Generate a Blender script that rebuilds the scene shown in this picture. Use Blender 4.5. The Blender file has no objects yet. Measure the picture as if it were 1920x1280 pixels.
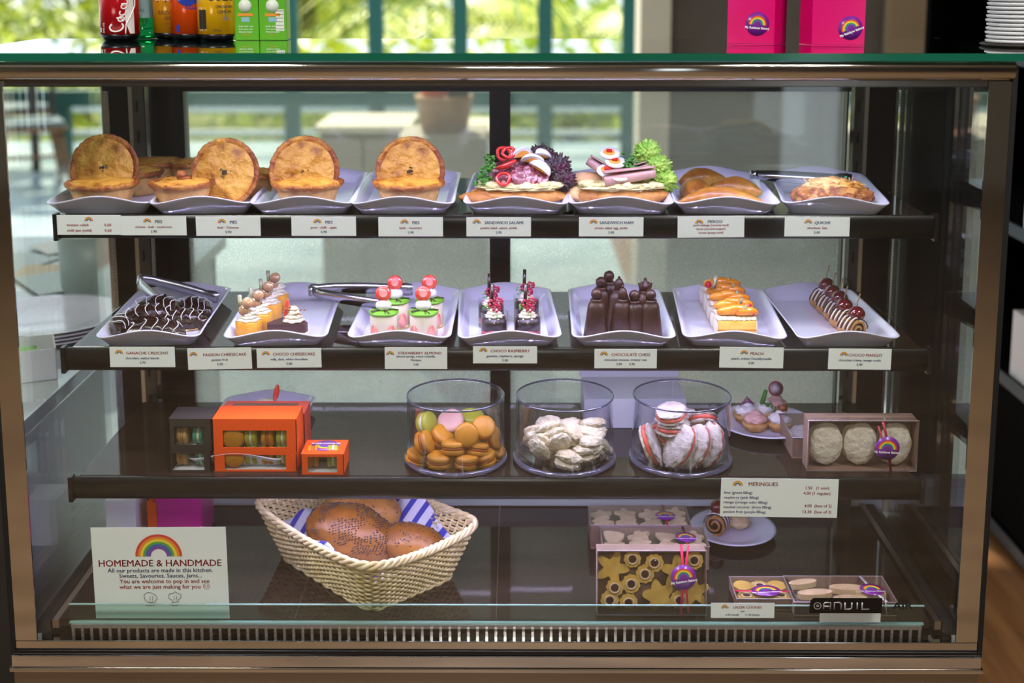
import bpy, bmesh, math, random
from mathutils import Vector, Matrix, noise, Euler
PI = math.pi
random.seed(7)
S = bpy.context.scene
C = S.collection
# ------------------------------------------------------------------ camera, world, sun, exposure
F, TH, YAW, C0 = 2321.9, .1542, .0041, 305.7
CX, CY, CZ = .0327, -1.7965, 1.4672
cam = bpy.data.objects.new('camera', bpy.data.cameras.new('camera'))
C.objects.link(cam); S.camera = cam
cam.location = (CX, CY, CZ); cam.rotation_euler = (PI/2-TH, 0, YAW)
cam.data.lens = F*36/1920; cam.data.sensor_width = 36
cam.data.dof.use_dof = True; cam.data.shift_y = -(640-C0)/1920; cam.data.dof.focus_distance = 2.0; cam.data.dof.aperture_fstop = 2.6
cam.data.clip_end = 200
W = bpy.data.worlds.new('world'); S.world = W; W.use_nodes = True
bg = W.node_tree.nodes['Background']
bg.inputs[0].default_value = (.78, .9, 1, 1); bg.inputs[1].default_value = 1.5
sun = bpy.data.objects.new('sun', bpy.data.lights.new('sun', 'SUN')); C.objects.link(sun)
sun.data.energy = 9; sun.data.angle = .02; sun.data.color = (1, .93, .72)
sun.rotation_euler = (math.radians(-40), math.radians(-18), 0)
S.view_settings.view_transform = 'Standard'; S.view_settings.look = 'None'
S.view_settings.gamma = 1; S.view_settings.use_curve_mapping = False
S.view_settings.exposure = .15
for (x, y, e) in ((-1.2, -1.2, 44), (1.3, -1.2, 44), (0, -3.4, 36), (-1.6, 2.4, 16), (1.8, 2.0, 7)):  # added overhead lights, unseen, brightening the room and the case front
    L = bpy.data.lights.new('added_room_light', 'AREA'); L.size = .5; L.energy = e; L.color = (1, .95, .88)
    o = bpy.data.objects.new('added_room_light', L); C.objects.link(o); o.location = (x, y, 2.74)
    o['lampspot'] = 1

def ray(px, py):
    a = (px-960)/F; b = -(py-C0)/F
    c, s = math.cos(TH), math.sin(TH)
    y = c+b*s; z = -s+b*c
    c, s = math.cos(YAW), math.sin(YAW)
    return Vector((a*c-y*s, a*s+y*c, z))
def at(px, py, z=None, y=None, x=None):
    d = ray(px, py); o = Vector((CX, CY, CZ))
    t = (z-o.z)/d.z if z is not None else ((y-o.y)/d.y if y is not None else (x-o.x)/d.x)
    return o+d*t
# ------------------------------------------------------------------ materials
def lin(h):
    if isinstance(h, str):
        c = [int(h[i:i+2], 16)/255 for i in (0, 2, 4)]
        return tuple(((x+.055)/1.055)**2.4 if x > .04045 else x/12.92 for x in c)
    return h
MATS = {}
def mat(name, col, rough=.5, metal=0, col2=None, ns=60, bump=0, bs=None, coat=0, sss=0, emit=None, es=0, trans=0, lo=.35, hi=.65, detail=4, spec=None, stretch=None, col3=None):
    if name in MATS: return MATS[name]
    m = bpy.data.materials.new(name); m.use_nodes = True; MATS[name] = m
    nt = m.node_tree; N = nt.nodes; K = nt.links; b = N['Principled BSDF']
    b.inputs['Roughness'].default_value = rough; b.inputs['Metallic'].default_value = metal
    b.inputs['Base Color'].default_value = (*lin(col), 1)
    if spec is not None: b.inputs['Specular IOR Level'].default_value = spec
    if coat: b.inputs['Coat Weight'].default_value = coat; b.inputs['Coat Roughness'].default_value = .08
    if sss: b.inputs['Subsurface Weight'].default_value = sss; b.inputs['Subsurface Radius'].default_value = (.01, .006, .004); b.inputs['Subsurface Scale'].default_value = .5
    if trans: b.inputs['Transmission Weight'].default_value = trans
    if emit: b.inputs['Emission Color'].default_value = (*lin(emit), 1); b.inputs['Emission Strength'].default_value = es
    tc = N.new('ShaderNodeTexCoord'); vec = tc.outputs['Object']
    if stretch:
        mp = N.new('ShaderNodeMapping'); mp.inputs['Scale'].default_value = stretch; K.new(vec, mp.inputs[0]); vec = mp.outputs[0]
    if col2 is not None:
        n = N.new('ShaderNodeTexNoise'); n.inputs['Scale'].default_value = ns; n.inputs['Detail'].default_value = detail
        r = N.new('ShaderNodeValToRGB'); r.color_ramp.elements[0].position = lo; r.color_ramp.elements[1].position = hi
        r.color_ramp.elements[0].color = (*lin(col), 1); r.color_ramp.elements[1].color = (*lin(col2), 1)
        if col3 is not None:
            e = r.color_ramp.elements.new((lo+hi)/2); e.color = (*lin(col3), 1)
        K.new(vec, n.inputs['Vector']); K.new(n.outputs[0], r.inputs[0]); K.new(r.outputs[0], b.inputs['Base Color'])
    if bump:
        n = N.new('ShaderNodeTexNoise'); n.inputs['Scale'].default_value = bs or ns; n.inputs['Detail'].default_value = 5
        u = N.new('ShaderNodeBump'); u.inputs['Strength'].default_value = bump; u.inputs['Distance'].default_value = .006
        K.new(vec, n.inputs['Vector']); K.new(n.outputs[0], u.inputs['Height']); K.new(u.outputs[0], b.inputs['Normal'])
    return m
def glass(name, tint, haze=0, hz=200, boost=1.0, hcol='dfe8e0', grain=.35, base=.045):
    if name in MATS: return MATS[name]
    m = bpy.data.materials.new(name); m.use_nodes = True; MATS[name] = m
    nt = m.node_tree; N = nt.nodes; K = nt.links; N.remove(N['Principled BSDF'])
    out = N['Material Output']
    g = N.new('ShaderNodeNewGeometry')
    d = N.new('ShaderNodeVectorMath'); d.operation = 'DOT_PRODUCT'
    K.new(g.outputs['Incoming'], d.inputs[0]); K.new(g.outputs['Normal'], d.inputs[1])
    def mt(op, a, b_=None):
        n = N.new('ShaderNodeMath'); n.operation = op
        for i, x in enumerate((a, b_)):
            if x is None: continue
            if isinstance(x, (int, float)): n.inputs[i].default_value = x
            else: K.new(x, n.inputs[i])
        return n.outputs[0]
    c = mt('ABSOLUTE', d.outputs['Value']); q = mt('SUBTRACT', 1.0, c); p5 = mt('POWER', q, 5.0)
    fr = mt('MINIMUM', mt('ADD', mt('MULTIPLY', p5, .9*boost), base*boost), .97)
    t = N.new('ShaderNodeBsdfTransparent'); t.inputs[0].default_value = (*tint, 1)
    gl = N.new('ShaderNodeBsdfGlossy'); gl.inputs['Roughness'].default_value = 0.0; gl.inputs[0].default_value = (1, 1, 1, 1)
    body = t.outputs[0]
    if haze:
        df = N.new('ShaderNodeBsdfTranslucent'); df.inputs[0].default_value = (*lin(hcol), 1)
        d2 = N.new('ShaderNodeBsdfDiffuse'); d2.inputs[0].default_value = (*lin(hcol), 1)
        mx = N.new('ShaderNodeMixShader'); mx.inputs[0].default_value = .35
        K.new(df.outputs[0], mx.inputs[1]); K.new(d2.outputs[0], mx.inputs[2])
        tc = N.new('ShaderNodeTexCoord')
        n1 = N.new('ShaderNodeTexNoise'); n1.inputs['Scale'].default_value = hz; n1.inputs['Detail'].default_value = 2
        n2 = N.new('ShaderNodeTexNoise'); n2.inputs['Scale'].default_value = 2.5; n2.inputs['Detail'].default_value = 3
        K.new(tc.outputs['Object'], n1.inputs['Vector']); K.new(tc.outputs['Object'], n2.inputs['Vector'])
        sx = N.new('ShaderNodeSeparateXYZ'); K.new(tc.outputs['Object'], sx.inputs[0])
        # haze thickens towards the bottom of the pane
        hgt = mt('MULTIPLY', mt('SUBTRACT', 1.22, sx.outputs[2]), 2.0)
        hgt = mt('MINIMUM', mt('MAXIMUM', hgt, .25), 1.0)
        f = mt('MULTIPLY', mt('MULTIPLY', mt('ADD', mt('MULTIPLY', mt('SUBTRACT', n1.outputs[0], .5), grain*4), 1.0), mt('ADD', n2.outputs[0], .5)), haze)
        f = mt('MINIMUM', mt('MAXIMUM', mt('MULTIPLY', f, hgt), 0.0), .97)
        m2 = N.new('ShaderNodeMixShader'); K.new(f, m2.inputs[0]); K.new(t.outputs[0], m2.inputs[1]); K.new(mx.outputs[0], m2.inputs[2])
        body = m2.outputs[0]
    ms = N.new('ShaderNodeMixShader'); K.new(fr, ms.inputs[0]); K.new(body, ms.inputs[1]); K.new(gl.outputs[0], ms.inputs[2])
    K.new(ms.outputs[0], out.inputs[0])
    return m
# ------------------------------------------------------------------ mesh builder
_ico = {}
def ico(n):
    if n not in _ico:
        b = bmesh.new(); bmesh.ops.create_icosphere(b, subdivisions=n, radius=1)
        b.verts.ensure_lookup_table()
        _ico[n] = ([v.co.copy() for v in b.verts], [tuple(v.index for v in f.verts) for f in b.faces]); b.free()
    return _ico[n]
class M:
    def __init__(s): s.v = []; s.f = []; s.m = []; s.s = []; s.T = Matrix.Identity(4)
    def add(s, vs, fs, m=0, smooth=True, T=None):
        k = len(s.v); X = s.T @ T if T is not None else s.T
        s.v += [X @ Vector(v) for v in vs]; s.f += [tuple(i+k for i in f) for f in fs]
        s.m += [m]*len(fs); s.s += [smooth]*len(fs); return s
    def box(s, c, d, m=0, T=None):
        x, y, z = d[0]/2, d[1]/2, d[2]/2
        vs = [(c[0]+i*x, c[1]+j*y, c[2]+k*z) for i in (-1, 1) for j in (-1, 1) for k in (-1, 1)]
        return s.add(vs, [(0, 1, 3, 2), (4, 6, 7, 5), (0, 4, 5, 1), (2, 3, 7, 6), (0, 2, 6, 4), (1, 5, 7, 3)], m, False, T)
    def bx(s, x0, x1, y0, y1, z0, z1, m=0): return s.box(((x0+x1)/2, (y0+y1)/2, (z0+z1)/2), (x1-x0, y1-y0, z1-z0), m)
    def rbox(s, c, d, r=.002, m=0, T=None):
        b = bmesh.new(); bmesh.ops.create_cube(b, size=1)
        for v in b.verts: v.co = Vector((v.co.x*d[0], v.co.y*d[1], v.co.z*d[2]))
        bmesh.ops.bevel(b, geom=b.edges[:], offset=r, segments=2, profile=.7, affect='EDGES')
        vs = [v.co+Vector(c) for v in b.verts]; b.verts.index_update()
        fs = [tuple(v.index for v in f.verts) for f in b.faces]; b.free()
        return s.add(vs, fs, m, False, T)
    def lathe(s, pr, n=24, m=0, c=(0, 0, 0), fn=None, T=None, smooth=True, caps=True):
        vs = []; fs = []
        for i, (r, z) in enumerate(pr):
            for k in range(n):
                a = 2*PI*k/n; rr, zz = (r, z) if fn is None else fn(r, z, a, i)
                vs.append((c[0]+rr*math.cos(a), c[1]+rr*math.sin(a), c[2]+zz))
        for i in range(len(pr)-1):
            for k in range(n):
                a, b = i*n+k, i*n+(k+1) % n
                fs.append((a, b, b+n, a+n))
        if caps and pr[0][0] > 0: fs.append(tuple(range(n))[::-1])
        if caps and pr[-1][0] > 0: fs.append(tuple(range((len(pr)-1)*n, len(pr)*n)))
        return s.add(vs, fs, m, smooth, T)
    def tube(s, pts, r, n=8, m=0, T=None, closed=False, sx=1, sz=1, cap=True):
        P = [Vector(p) for p in pts]; L = len(P); vs = []; fs = []
        up = None
        for i in range(L):
            if closed: t = P[(i+1) % L]-P[i-1]
            else: t = P[min(i+1, L-1)]-P[max(i-1, 0)]
            t = t.normalized() if t.length > 1e-9 else Vector((0, 0, 1))
            if up is None: up = Vector((0, 0, 1)) if abs(t.z) < .9 else Vector((0, 1, 0))
            a = t.cross(up); a = a.normalized() if a.length > 1e-6 else Vector((1, 0, 0)); b = a.cross(t).normalized(); up = b
            ri = r[i] if isinstance(r, (list, tuple)) else r
            for k in range(n):
                w = 2*PI*k/n; vs.append(P[i]+a*ri*sx*math.cos(w)+b*ri*sz*math.sin(w))
        for i in range(L if closed else L-1):
            j = (i+1) % L
            for k in range(n):
                q = (k+1) % n; fs.append((i*n+k, i*n+q, j*n+q, j*n+k))
        if not closed and cap: fs.append(tuple(range(n))[::-1]); fs.append(tuple((L-1)*n+k for k in range(n)))
        return s.add(vs, fs, m, True, T)
    def blob(s, c, sc, amp=.08, fr=2.5, n=3, m=0, seed=0, T=None, flat=None, ridge=0):
        V, Fs = ico(n); vs = []
        o = Vector((seed*7.3, seed*3.1, seed*1.7))
        for v in V:
            d = noise.noise(v*fr+o)*amp + (noise.noise(v*fr*3+o)*amp*.35)
            if ridge: d += ridge*abs(math.sin(v.x*6+v.z*2))
            p = v*(1+d); p = Vector((p.x*sc[0], p.y*sc[1], p.z*sc[2]))
            if flat is not None and p.z < -flat*sc[2]: p.z = -flat*sc[2]
            vs.append(p+Vector(c))
        return s.add(vs, Fs, m, True, T)
    def prism(s, poly, z0, z1, m=0, T=None, smooth=False, m2=None, inset=0):
        n = len(poly); vs = [(x, y, z0) for x, y in poly]+[(x, y, z1) for x, y in poly]
        s.add(vs, [(i, (i+1) % n, (i+1) % n+n, i+n) for i in range(n)], m, smooth, T)
        s.add(vs, [tuple(range(n))[::-1], tuple(range(n, 2*n))], m if m2 is None else m2, False, T); return s
    def grid(s, fn, nu, nv, m=0, T=None, smooth=True):
        vs = [fn(i/nu, j/nv) for i in range(nu+1) for j in range(nv+1)]
        fs = [(i*(nv+1)+j, (i+1)*(nv+1)+j, (i+1)*(nv+1)+j+1, i*(nv+1)+j+1) for i in range(nu) for j in range(nv)]
        return s.add(vs, fs, m, smooth, T)
def R(rx=0, ry=0, rz=0, loc=(0, 0, 0), s=1):
    return Matrix.Translation(Vector(loc)) @ Euler((rx, ry, rz)).to_matrix().to_4x4() @ Matrix.Scale(s, 4)
def obj(name, mb, mats, parent=None, loc=None, rot=None, bevel=0, solid=0, smooth_angle=None, subd=0):
    me = bpy.data.meshes.new(name)
    me.from_pydata([tuple(v) for v in mb.v], [], mb.f); me.validate()
    if not isinstance(mats, (list, tuple)): mats = [mats]
    for q in mats: me.materials.append(q)
    if len(me.polygons) == len(mb.m):
        me.polygons.foreach_set('material_index', mb.m); me.polygons.foreach_set('use_smooth', mb.s)
    b = bmesh.new(); b.from_mesh(me); bmesh.ops.recalc_face_normals(b, faces=b.faces[:]); b.to_mesh(me); b.free()
    me.update()
    o = bpy.data.objects.new(name, me); C.objects.link(o)
    if parent: o.parent = parent
    if loc is not None: o.location = loc
    if rot is not None: o.rotation_euler = rot
    if solid: q = o.modifiers.new('solid', 'SOLIDIFY'); q.thickness = solid; q.offset = 0
    if bevel: q = o.modifiers.new('bevel', 'BEVEL'); q.width = bevel; q.segments = 2; q.limit_method = 'ANGLE'; q.angle_limit = .7
    if subd: q = o.modifiers.new('sub', 'SUBSURF'); q.levels = subd; q.render_levels = subd
    return o
def tag(o, label, cat, group=None, kind=None):
    if label: o['label'] = label
    if cat: o['category'] = cat
    if group: o['group'] = group
    if kind: o['kind'] = kind
    return o
def thing(name, label, cat, loc=(0, 0, 0), rz=0, group=None, rx=0, ry=0):
    o = bpy.data.objects.new(name, None); C.objects.link(o); o.empty_display_size = .02
    o.location = loc; o.rotation_euler = (rx, ry, rz); return tag(o, label, cat, group)
def struct(name, mb, mats, parent=None, **k):
    o = obj(name, mb, mats, parent, **k)
    if parent is None: o['kind'] = 'structure'
    return o
def kids(o): return [c for c in C.objects if c.parent == o]
def dup(root, loc, rz=0, label=None, group=None, rx=0, ry=0, s=1, tree=None):
    r = root.copy(); C.objects.link(r); r.location = loc; r.rotation_euler = (rx, ry, rz); r.scale = (s, s, s) if not isinstance(s, tuple) else s
    if label: r['label'] = label
    if group: r['group'] = group
    for ch in list(root.children):
        c = ch.copy(); C.objects.link(c); c.parent = r
        for g in ch.children:
            d = g.copy(); C.objects.link(d); d.parent = c
    return r
# ------------------------------------------------------------------ lettering (built-in font, turned into mesh)
def text_into(mb, txt, x, y, size, m=0, align='CENTER', T=None, bold=.003, shear=0, sx=1, fn=None, z=.0004):
    cu = bpy.data.curves.new('t', 'FONT'); cu.body = txt; cu.size = size; cu.align_x = align; cu.resolution_u = 2
    cu.offset = size*bold if bold > .02 else 0; cu.shear = shear
    o = bpy.data.objects.new('t', cu); C.objects.link(o)
    dg = bpy.context.evaluated_depsgraph_get(); me = o.evaluated_get(dg).to_mesh()
    vs = []
    for v in me.vertices:
        p = Vector((v.co.x*sx+x, v.co.y+y, z))
        vs.append(fn(p) if fn else p)
    fs = [tuple(p.vertices) for p in me.polygons]
    mb.add(vs, fs, m, False, T)
    o.evaluated_get(dg).to_mesh_clear(); bpy.data.objects.remove(o); bpy.data.curves.remove(cu)
def arc(mb, cx, cy, r0, r1, m, n=20, a0=0, a1=PI, z=.0004, T=None, fn=None):
    vs = []
    for i in range(n+1):
        a = a0+(a1-a0)*i/n
        for r in (r0, r1):
            p = Vector((cx+r*math.cos(a), cy+r*math.sin(a), z)); vs.append(fn(p) if fn else p)
    mb.add(vs, [(2*i, 2*i+1, 2*i+3, 2*i+2) for i in range(n)], m, False, T)
RB = [mat('rainbow_red', 'd8402f', .6), mat('rainbow_orange', 'ec8a2a', .6), mat('rainbow_yellow', 'f2d433', .6), mat('rainbow_green', '4ca345', .6), mat('rainbow_blue', '3f5fae', .6), mat('rainbow_violet', '7a3f9c', .6)]
def rainbow(mb, cx, cy, r, m0=0, T=None, n=20, fn=None, z=.0004, inner=.34):
    w = r*(1-inner)/6
    for i in range(6): arc(mb, cx, cy, r-(i+1)*w, r-i*w, m0+i, n, T=T, fn=fn, z=z)
RED = mat('print_red', 'c8243c', .6); BLUE = mat('print_blue', '2c4c8a', .6); BLACK = mat('print_black', '1a1a1c', .5)
WHITE_INK = mat('white_ink', 'f4f0f4', .5)
# ------------------------------------------------------------------ the room
wood = mat('oak_floor', '6a4428', .35, col2='8f6640', ns=3, stretch=(9, .8, 1), bump=.05, bs=30, lo=.3, hi=.7)
tile = mat('grey_tile_floor', '9fb4c4', .25, col2='c3d2dc', ns=2)
wall_m = mat('warm_grey_wall', '5c544e', .85, col2='685f58', ns=4)
beige = mat('cream_paint', 'c9c0ae', .7)
teal = mat('teal_paint', '085048', .5)
white_m = mat('white_laminate', 'dcdedd', .35)
black_m = mat('black_gloss', '070708', .25)
blackr = mat('black_rubber', '08080a', .6)
ZT = 1.35; S1, S2, S3, SD = 1.0985, .8885, .6775, .452
f = M(); f.bx(.55, 6, -.2, 5.2, -.05, 0); struct('floor', f, wood)
f = M(); f.bx(-6, 6, -6.5, -.2, -.05, -.0); f.bx(-6, .55, -.2, 1.0, -.05, 0); struct('floor_front', f, mat('tan_floor', '6a5440', .4, col2='8c745a', ns=3, stretch=(1, 6, 1)))
f = M(); f.bx(-7, .55, 1.0, 5.2, -.06, -.003); f.bx(-7, 7, 5.2, 8.9, -.06, -.003); tf = struct('floor_terrace', f, tile)
f = M(); f.bx(-6.2, 6.2, -6.7, 3.6, 2.8, 2.9); f.bx(.6, 6.2, 3.6, 6, 2.8, 2.9); struct('ceiling', f, mat('ceiling_paint', 'bfb9b0', .9))
# wall beside the far windows, with a panelled door
f = M(); f.bx(.52, .64, 3.12, 3.35, 0, 2.8); struct('trim_1', f, beige)
f = M(); f.bx(.64, 2.95, 3.2, 3.35, 0, 2.8, 0); f.bx(3.95, 6, 3.2, 3.35, 0, 2.8, 0); f.bx(2.95, 3.95, 3.2, 3.35, 2.1, 2.8); struct('wall_back', f, wall_m)
d = M(); d.bx(1.50, 1.76, 3.1, 3.19, 0, 2.1); tag(obj('wall_panel', d, mat('sand_wood', '9a8468', .6)), 'narrow sand coloured board standing against the grey rear wall', 'panel')
d = M(); d.bx(2.96, 3.94, 3.25, 3.31, 0, 2.1); struct('door_1', d, mat('dark_door', '2a2622', .5))
f = M(); f.bx(-6.2, -6, -6.5, -1.5, 0, 2.8); struct('wall_left', f, beige)
f = M(); f.bx(6, 6.2, -6.5, 3.35, 0, 2.8); struct('wall_right', f, wall_m)
f = M(); f.bx(-6, 1.82, -6.7, -6.5, 0, 2.8); f.bx(2.25, 6, -6.7, -6.5, 0, 2.8); f.bx(1.82, 2.25, -6.7, -6.5, 2.6, 2.8); struct('wall_front', f, mat('tan_wall', '8d8478', .8))
# far window band: teal posts, rail
WY = 7.65
g = thing('window_1', None, None, (0, WY, 0)); g['kind'] = 'structure'
for px in (545, 705, 863, 1022, 1180):
    x = at(px, 60, y=WY).x; p = M(); p.bx(x-.058, x+.058, -.05, .05, 0, 2.8); obj('mullion', p, teal, g)
for px in (-560, -320, -90, 110):
    x = at(px, 60, y=WY).x; p = M(); p.bx(x-.05, x+.05, -.05, .05, -.02, .5); obj('mullion', p, teal, g)
p = M(); p.bx(-6, 1.4, -.06, .06, .44, .565); obj('rail', p, teal, g)
p = M(); p.bx(-6, 1.4, -.05, .05, 2.2, 2.3); obj('rail', p, teal, g)
g = thing('railing', 'white horizontal rails of the terrace balustrade behind the teal posts', 'railing', (0, WY+.5, 0))
for z in (.36, .17, -.02):
    p = M(); p.bx(-6.5, 3.4, -.02, .02, z-.022, z+.022); obj('rail', p, mat('white_rail', 'e6e8e6', .4), g)
for x in (-5.5, -3.3, -1.1, 1.1, 3.3):
    p = M(); p.bx(x-.03, x+.03, -.025, .025, -.05, .4); obj('post', p, MATS['white_rail'], g)
f = M(); f.bx(-30, 30, 8.9, 60, -.4, -.31); tag(obj('lawn', f, mat('lawn_green', '5c6a22', .9, col2='8c9038', ns=1.2)), 'sunlit yellow green lawn beyond the terrace', 'lawn', kind='stuff')
# planting outside
mat('bark', '5a4632', .9)
def leafy(name, loc, sc, n, col, lab, leaf=.16, seed=1, grp=None):
    rnd = random.Random(seed); root = thing(name, lab, 'plant', loc, group=grp)
    k = M(); k.tube([(0, 0, 0), (.05, 0, sc[2]*.5), (0, .05, sc[2]*1.2)], [.08, .06, .03], 7); obj('trunk', k, mat('bark', '5a4632', .9), root)
    b = M()
    for i in range(n):
        while 1:
            p = Vector((rnd.uniform(-1, 1), rnd.uniform(-1, 1), rnd.uniform(-1, 1)))
            if .3 < p.length < 1: break
        p = Vector((p.x*sc[0], p.y*sc[1], p.z*sc[2]+sc[2]))
        T = R(rnd.uniform(-1, 1), rnd.uniform(-1, 1), rnd.uniform(0, 6.3), p, leaf*rnd.uniform(.7, 1.5))
        b.add([(-.5, 0, 0), (0, -.22, .06), (.6, 0, -.04), (0, .22, .06)], [(0, 1, 2, 3)], rnd.choice((0, 0, 1)), True, T)
    obj('foliage', b, [mat('leaf_'+col, col, .5, trans=0), mat('leaf_light', 'e4ea50', .5)], root); return root
def palm(loc, h, seed, lab, grp=None, L=1.9):
    rnd = random.Random(seed); root = thing('palm', lab, 'palm tree', loc, group=grp)
    k = M(); k.tube([(0, 0, 0), (.05, 0, h*.5), (0, 0, h)], [.13, .1, .08], 8); obj('trunk', k, MATS['bark'], root)
    b = M()
    for i in range(15):
        a = i*2.4+rnd.uniform(-.2, .2); e = rnd.uniform(-.25, .9); pts = []
        for j in range(9):
            t = j/8; r = L*t*math.cos(e*.8); z = h+L*(math.sin(e)*t-.62*t*t)
            pts.append(Vector((r*math.cos(a), r*math.sin(a), z)))
        b.tube(pts, [.02*(1-j/10) for j in range(9)], 4)
        for j in range(1, 26):
            t = j/26*8; q = int(t); p = pts[q].lerp(pts[min(q+1, 8)], t-q); d = (pts[min(q+1, 8)]-pts[q]).normalized()
            sd = d.cross(Vector((0, 0, 1))).normalized(); ll = .5*math.sin(PI*(.12+.8*j/26))
            for s_ in (-1, 1):
                e1 = p+sd*s_*ll+d*ll*.5-Vector((0, 0, ll*.35))
                w = d*.022; b.add([p-w, p+w, e1+w*.2, e1-w*.2], [(0, 1, 2, 3)], 1 if j % 3 else 0, False)
    obj('crown', b, [mat('frond', '7f9a2a', .45), mat('frond_light', 'c8d040', .45)], root)
palm((-.9, 10.4, -.3), 1.5, 3, 'palm with long arching fronds right of the middle teal post', L=2.2)
palm((-2.2, 11.351, -.3), 1.9, 5, 'palm further back, behind the drink boxes')
palm((.6, 10.985, -.3), 1.1, 9, 'low palm filling the rightmost window bay')
leafy('shrub', (-4.6, 12.447, -.3), (2.0, 1, 1.0), 900, '8a9a3c', 'loose olive green shrub at the far left of the garden', seed=2)
leafy('shrub', (-1.8, 9.962, -.3), (1.2, .6, .5), 700, 'c0cc20', 'low lime green shrub behind the terrace rails', seed=4)
leafy('shrub', (1.0, 9.816, -.3), (1.2, .6, .6), 700, '98b030', 'low green shrub in front of the rightmost palm', seed=6)
leafy('shrub', (-4.0, 9.669, -.3), (1.0, .5, .45), 500, 'a0b040', 'low green shrub by the left end of the railing', seed=8)
leafy('tree', (-2.6, 16.833, -.3), (3.2, 1.5, 1.9), 1500, 'c8d030', 'broad pale green tree closing the view behind the palms', .3, 10)
leafy('tree', (2.0, 16.102, -.3), (2.6, 1.5, 2.2), 1300, 'b0c834', 'tall bushy tree at the right of the garden', .3, 12)
leafy('tree', (-6.6, 19.026, -.3), (2.6, 1.5, 1.5), 1000, '7c8c50', 'grey green tree far away at the left edge', .3, 14)
# frames for the unseen lights added overhead
for o in [o for o in C.objects if 'lampspot' in o]:
    del o['lampspot']
    r_ = thing('added_light_panel', 'unseen square light panel added to brighten the shop floor', 'lamp', (o.location.x, o.location.y, 2.8), group='added light panels')
    k = M()
    for (a, b_, c_, d_) in ((-.28, .28, -.28, -.255), (-.28, .28, .255, .28), (-.28, -.255, -.255, .255), (.255, .28, -.255, .255)): k.bx(a, b_, c_, d_, -.07, 0)
    obj('frame', k, white_m, r_); o.parent = r_; o.location = (0, 0, -.06)

# ------------------------------------------------------------------ the display case
steel = mat('polished_steel', 'd8d2ca', .08, 1, bump=.02, bs=6)
steelb = mat('brushed_steel', 'a8978a', .3, 1)
chrome = mat('chrome', 'e6e4e6', .06, 1)
dark = mat('dark_glossy_panel', '2a211a', .035, spec=.35)
lipm = mat('black_shelf_lip', '121112', .28)
blk = mat('black_frame', '09080a', .35)
panes = glass('case_glass', (.97, .985, .975), boost=1.1)
foggy = glass('fogged_glass', (.98, .99, .97), haze=.66, hz=420)
case = thing('display_case', 'refrigerated glass display case with three shelves of cakes and savouries', 'display case', (0, 0, 0))
k = M(); k.bx(-.80, .80, -.015, .37, 1.3385, ZT)
topm = glass('top_glass', (.25, .45, .38), boost=1.6)
gt = obj('glass_top', k, [topm], case)
k = M(); k.bx(-.80, .80, -.0165, -.0151, 1.3387, 1.3497); obj('glass_edge', k, [mat('green_glass_edge', '0e5c46', .15, coat=.5)], gt)
# chrome header under the top
k = M(); pr = [(-.008, 1.337), (-.012, 1.332), (-.013, 1.325), (-.011, 1.316), (-.006, 1.311), (0, 1.309), (0, 1.337)]
k.add([(x, y, z) for x in (-.755, .752) for y, z in pr], [(i, (i+1) % 7, (i+1) % 7+7, i+7) for i in range(7)]+[tuple(range(7)), tuple(range(7, 14))], 0, True)
obj('header_rail', k, steel, case, bevel=.001)
k = M(); k.bx(-.75, .75, .0, .012, 1.3, 1.311); obj('pane_holder', k, mat('satin_rail', '8e8780', .2, .9), case)
k = M(); k.bx(-.745, .745, 0.08, .53, 1.325, 1.338, 0); obj('roof_panel', k, mat('dark_roof', '1c1b1c', .4), case)
k = M(); k.bx(-.748, .748, .0, .006, .43, 1.302); obj('front_pane', k, panes, case)
for s_ in (-1, 1):
    k = M(); k.bx(min(s_*.742, s_*.748), max(s_*.742, s_*.748), .008, .535, .43, 1.325); obj('side_pane', k, panes if s_ < 0 else glass('side_glass', (.96, .97, .97), boost=2.2), case)
    k = M(); k.bx(min(s_*.716, s_*.75), max(s_*.716, s_*.75), -.004, -.0005, .4345, 1.3085); obj('corner_strip', k, steel, case)
    k = M(); k.bx(min(s_*.75, s_*.757), max(s_*.75, s_*.757), -.006, .02, .40, 1.33); obj('corner_gasket', k, blackr, case)
    k = M(); k.bx(min(s_*.735, s_*.75), max(s_*.735, s_*.75), .52, .54, .43, 1.33)
    obj('rear_corner_post', k, chrome, case)
    k = M()
    for i in range(150): k.box((s_*.741, .5185, .455+i*.0057), (.004, .002, .0028))
    obj('seal_strip', k, mat('grey_seal', '8f9296', .4), case)
# base
k = M(); k.bx(-.755, .755, -.004, .54, .05, .387)
obj('base_cabinet', k, mat('bronze_steel', '9a8c80', .26, .9), case)
k = M()
k.bx(-.75, .75, -.004, .02, .4205, .434, 0); k.bx(-.752, .752, -.008, .02, .4135, .420, 1); k.bx(-.755, .755, -.011, .02, .394, .413, 2)
k.bx(-.758, .758, -.014, .02, .387, .3935, 0)
obj('base_rail', k, [steel, blk, chrome], case, bevel=.001)
k = M(); k.bx(-.745, .745, .01, .54, .388, .425); obj('deck_tray', k, blk, case)
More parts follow.
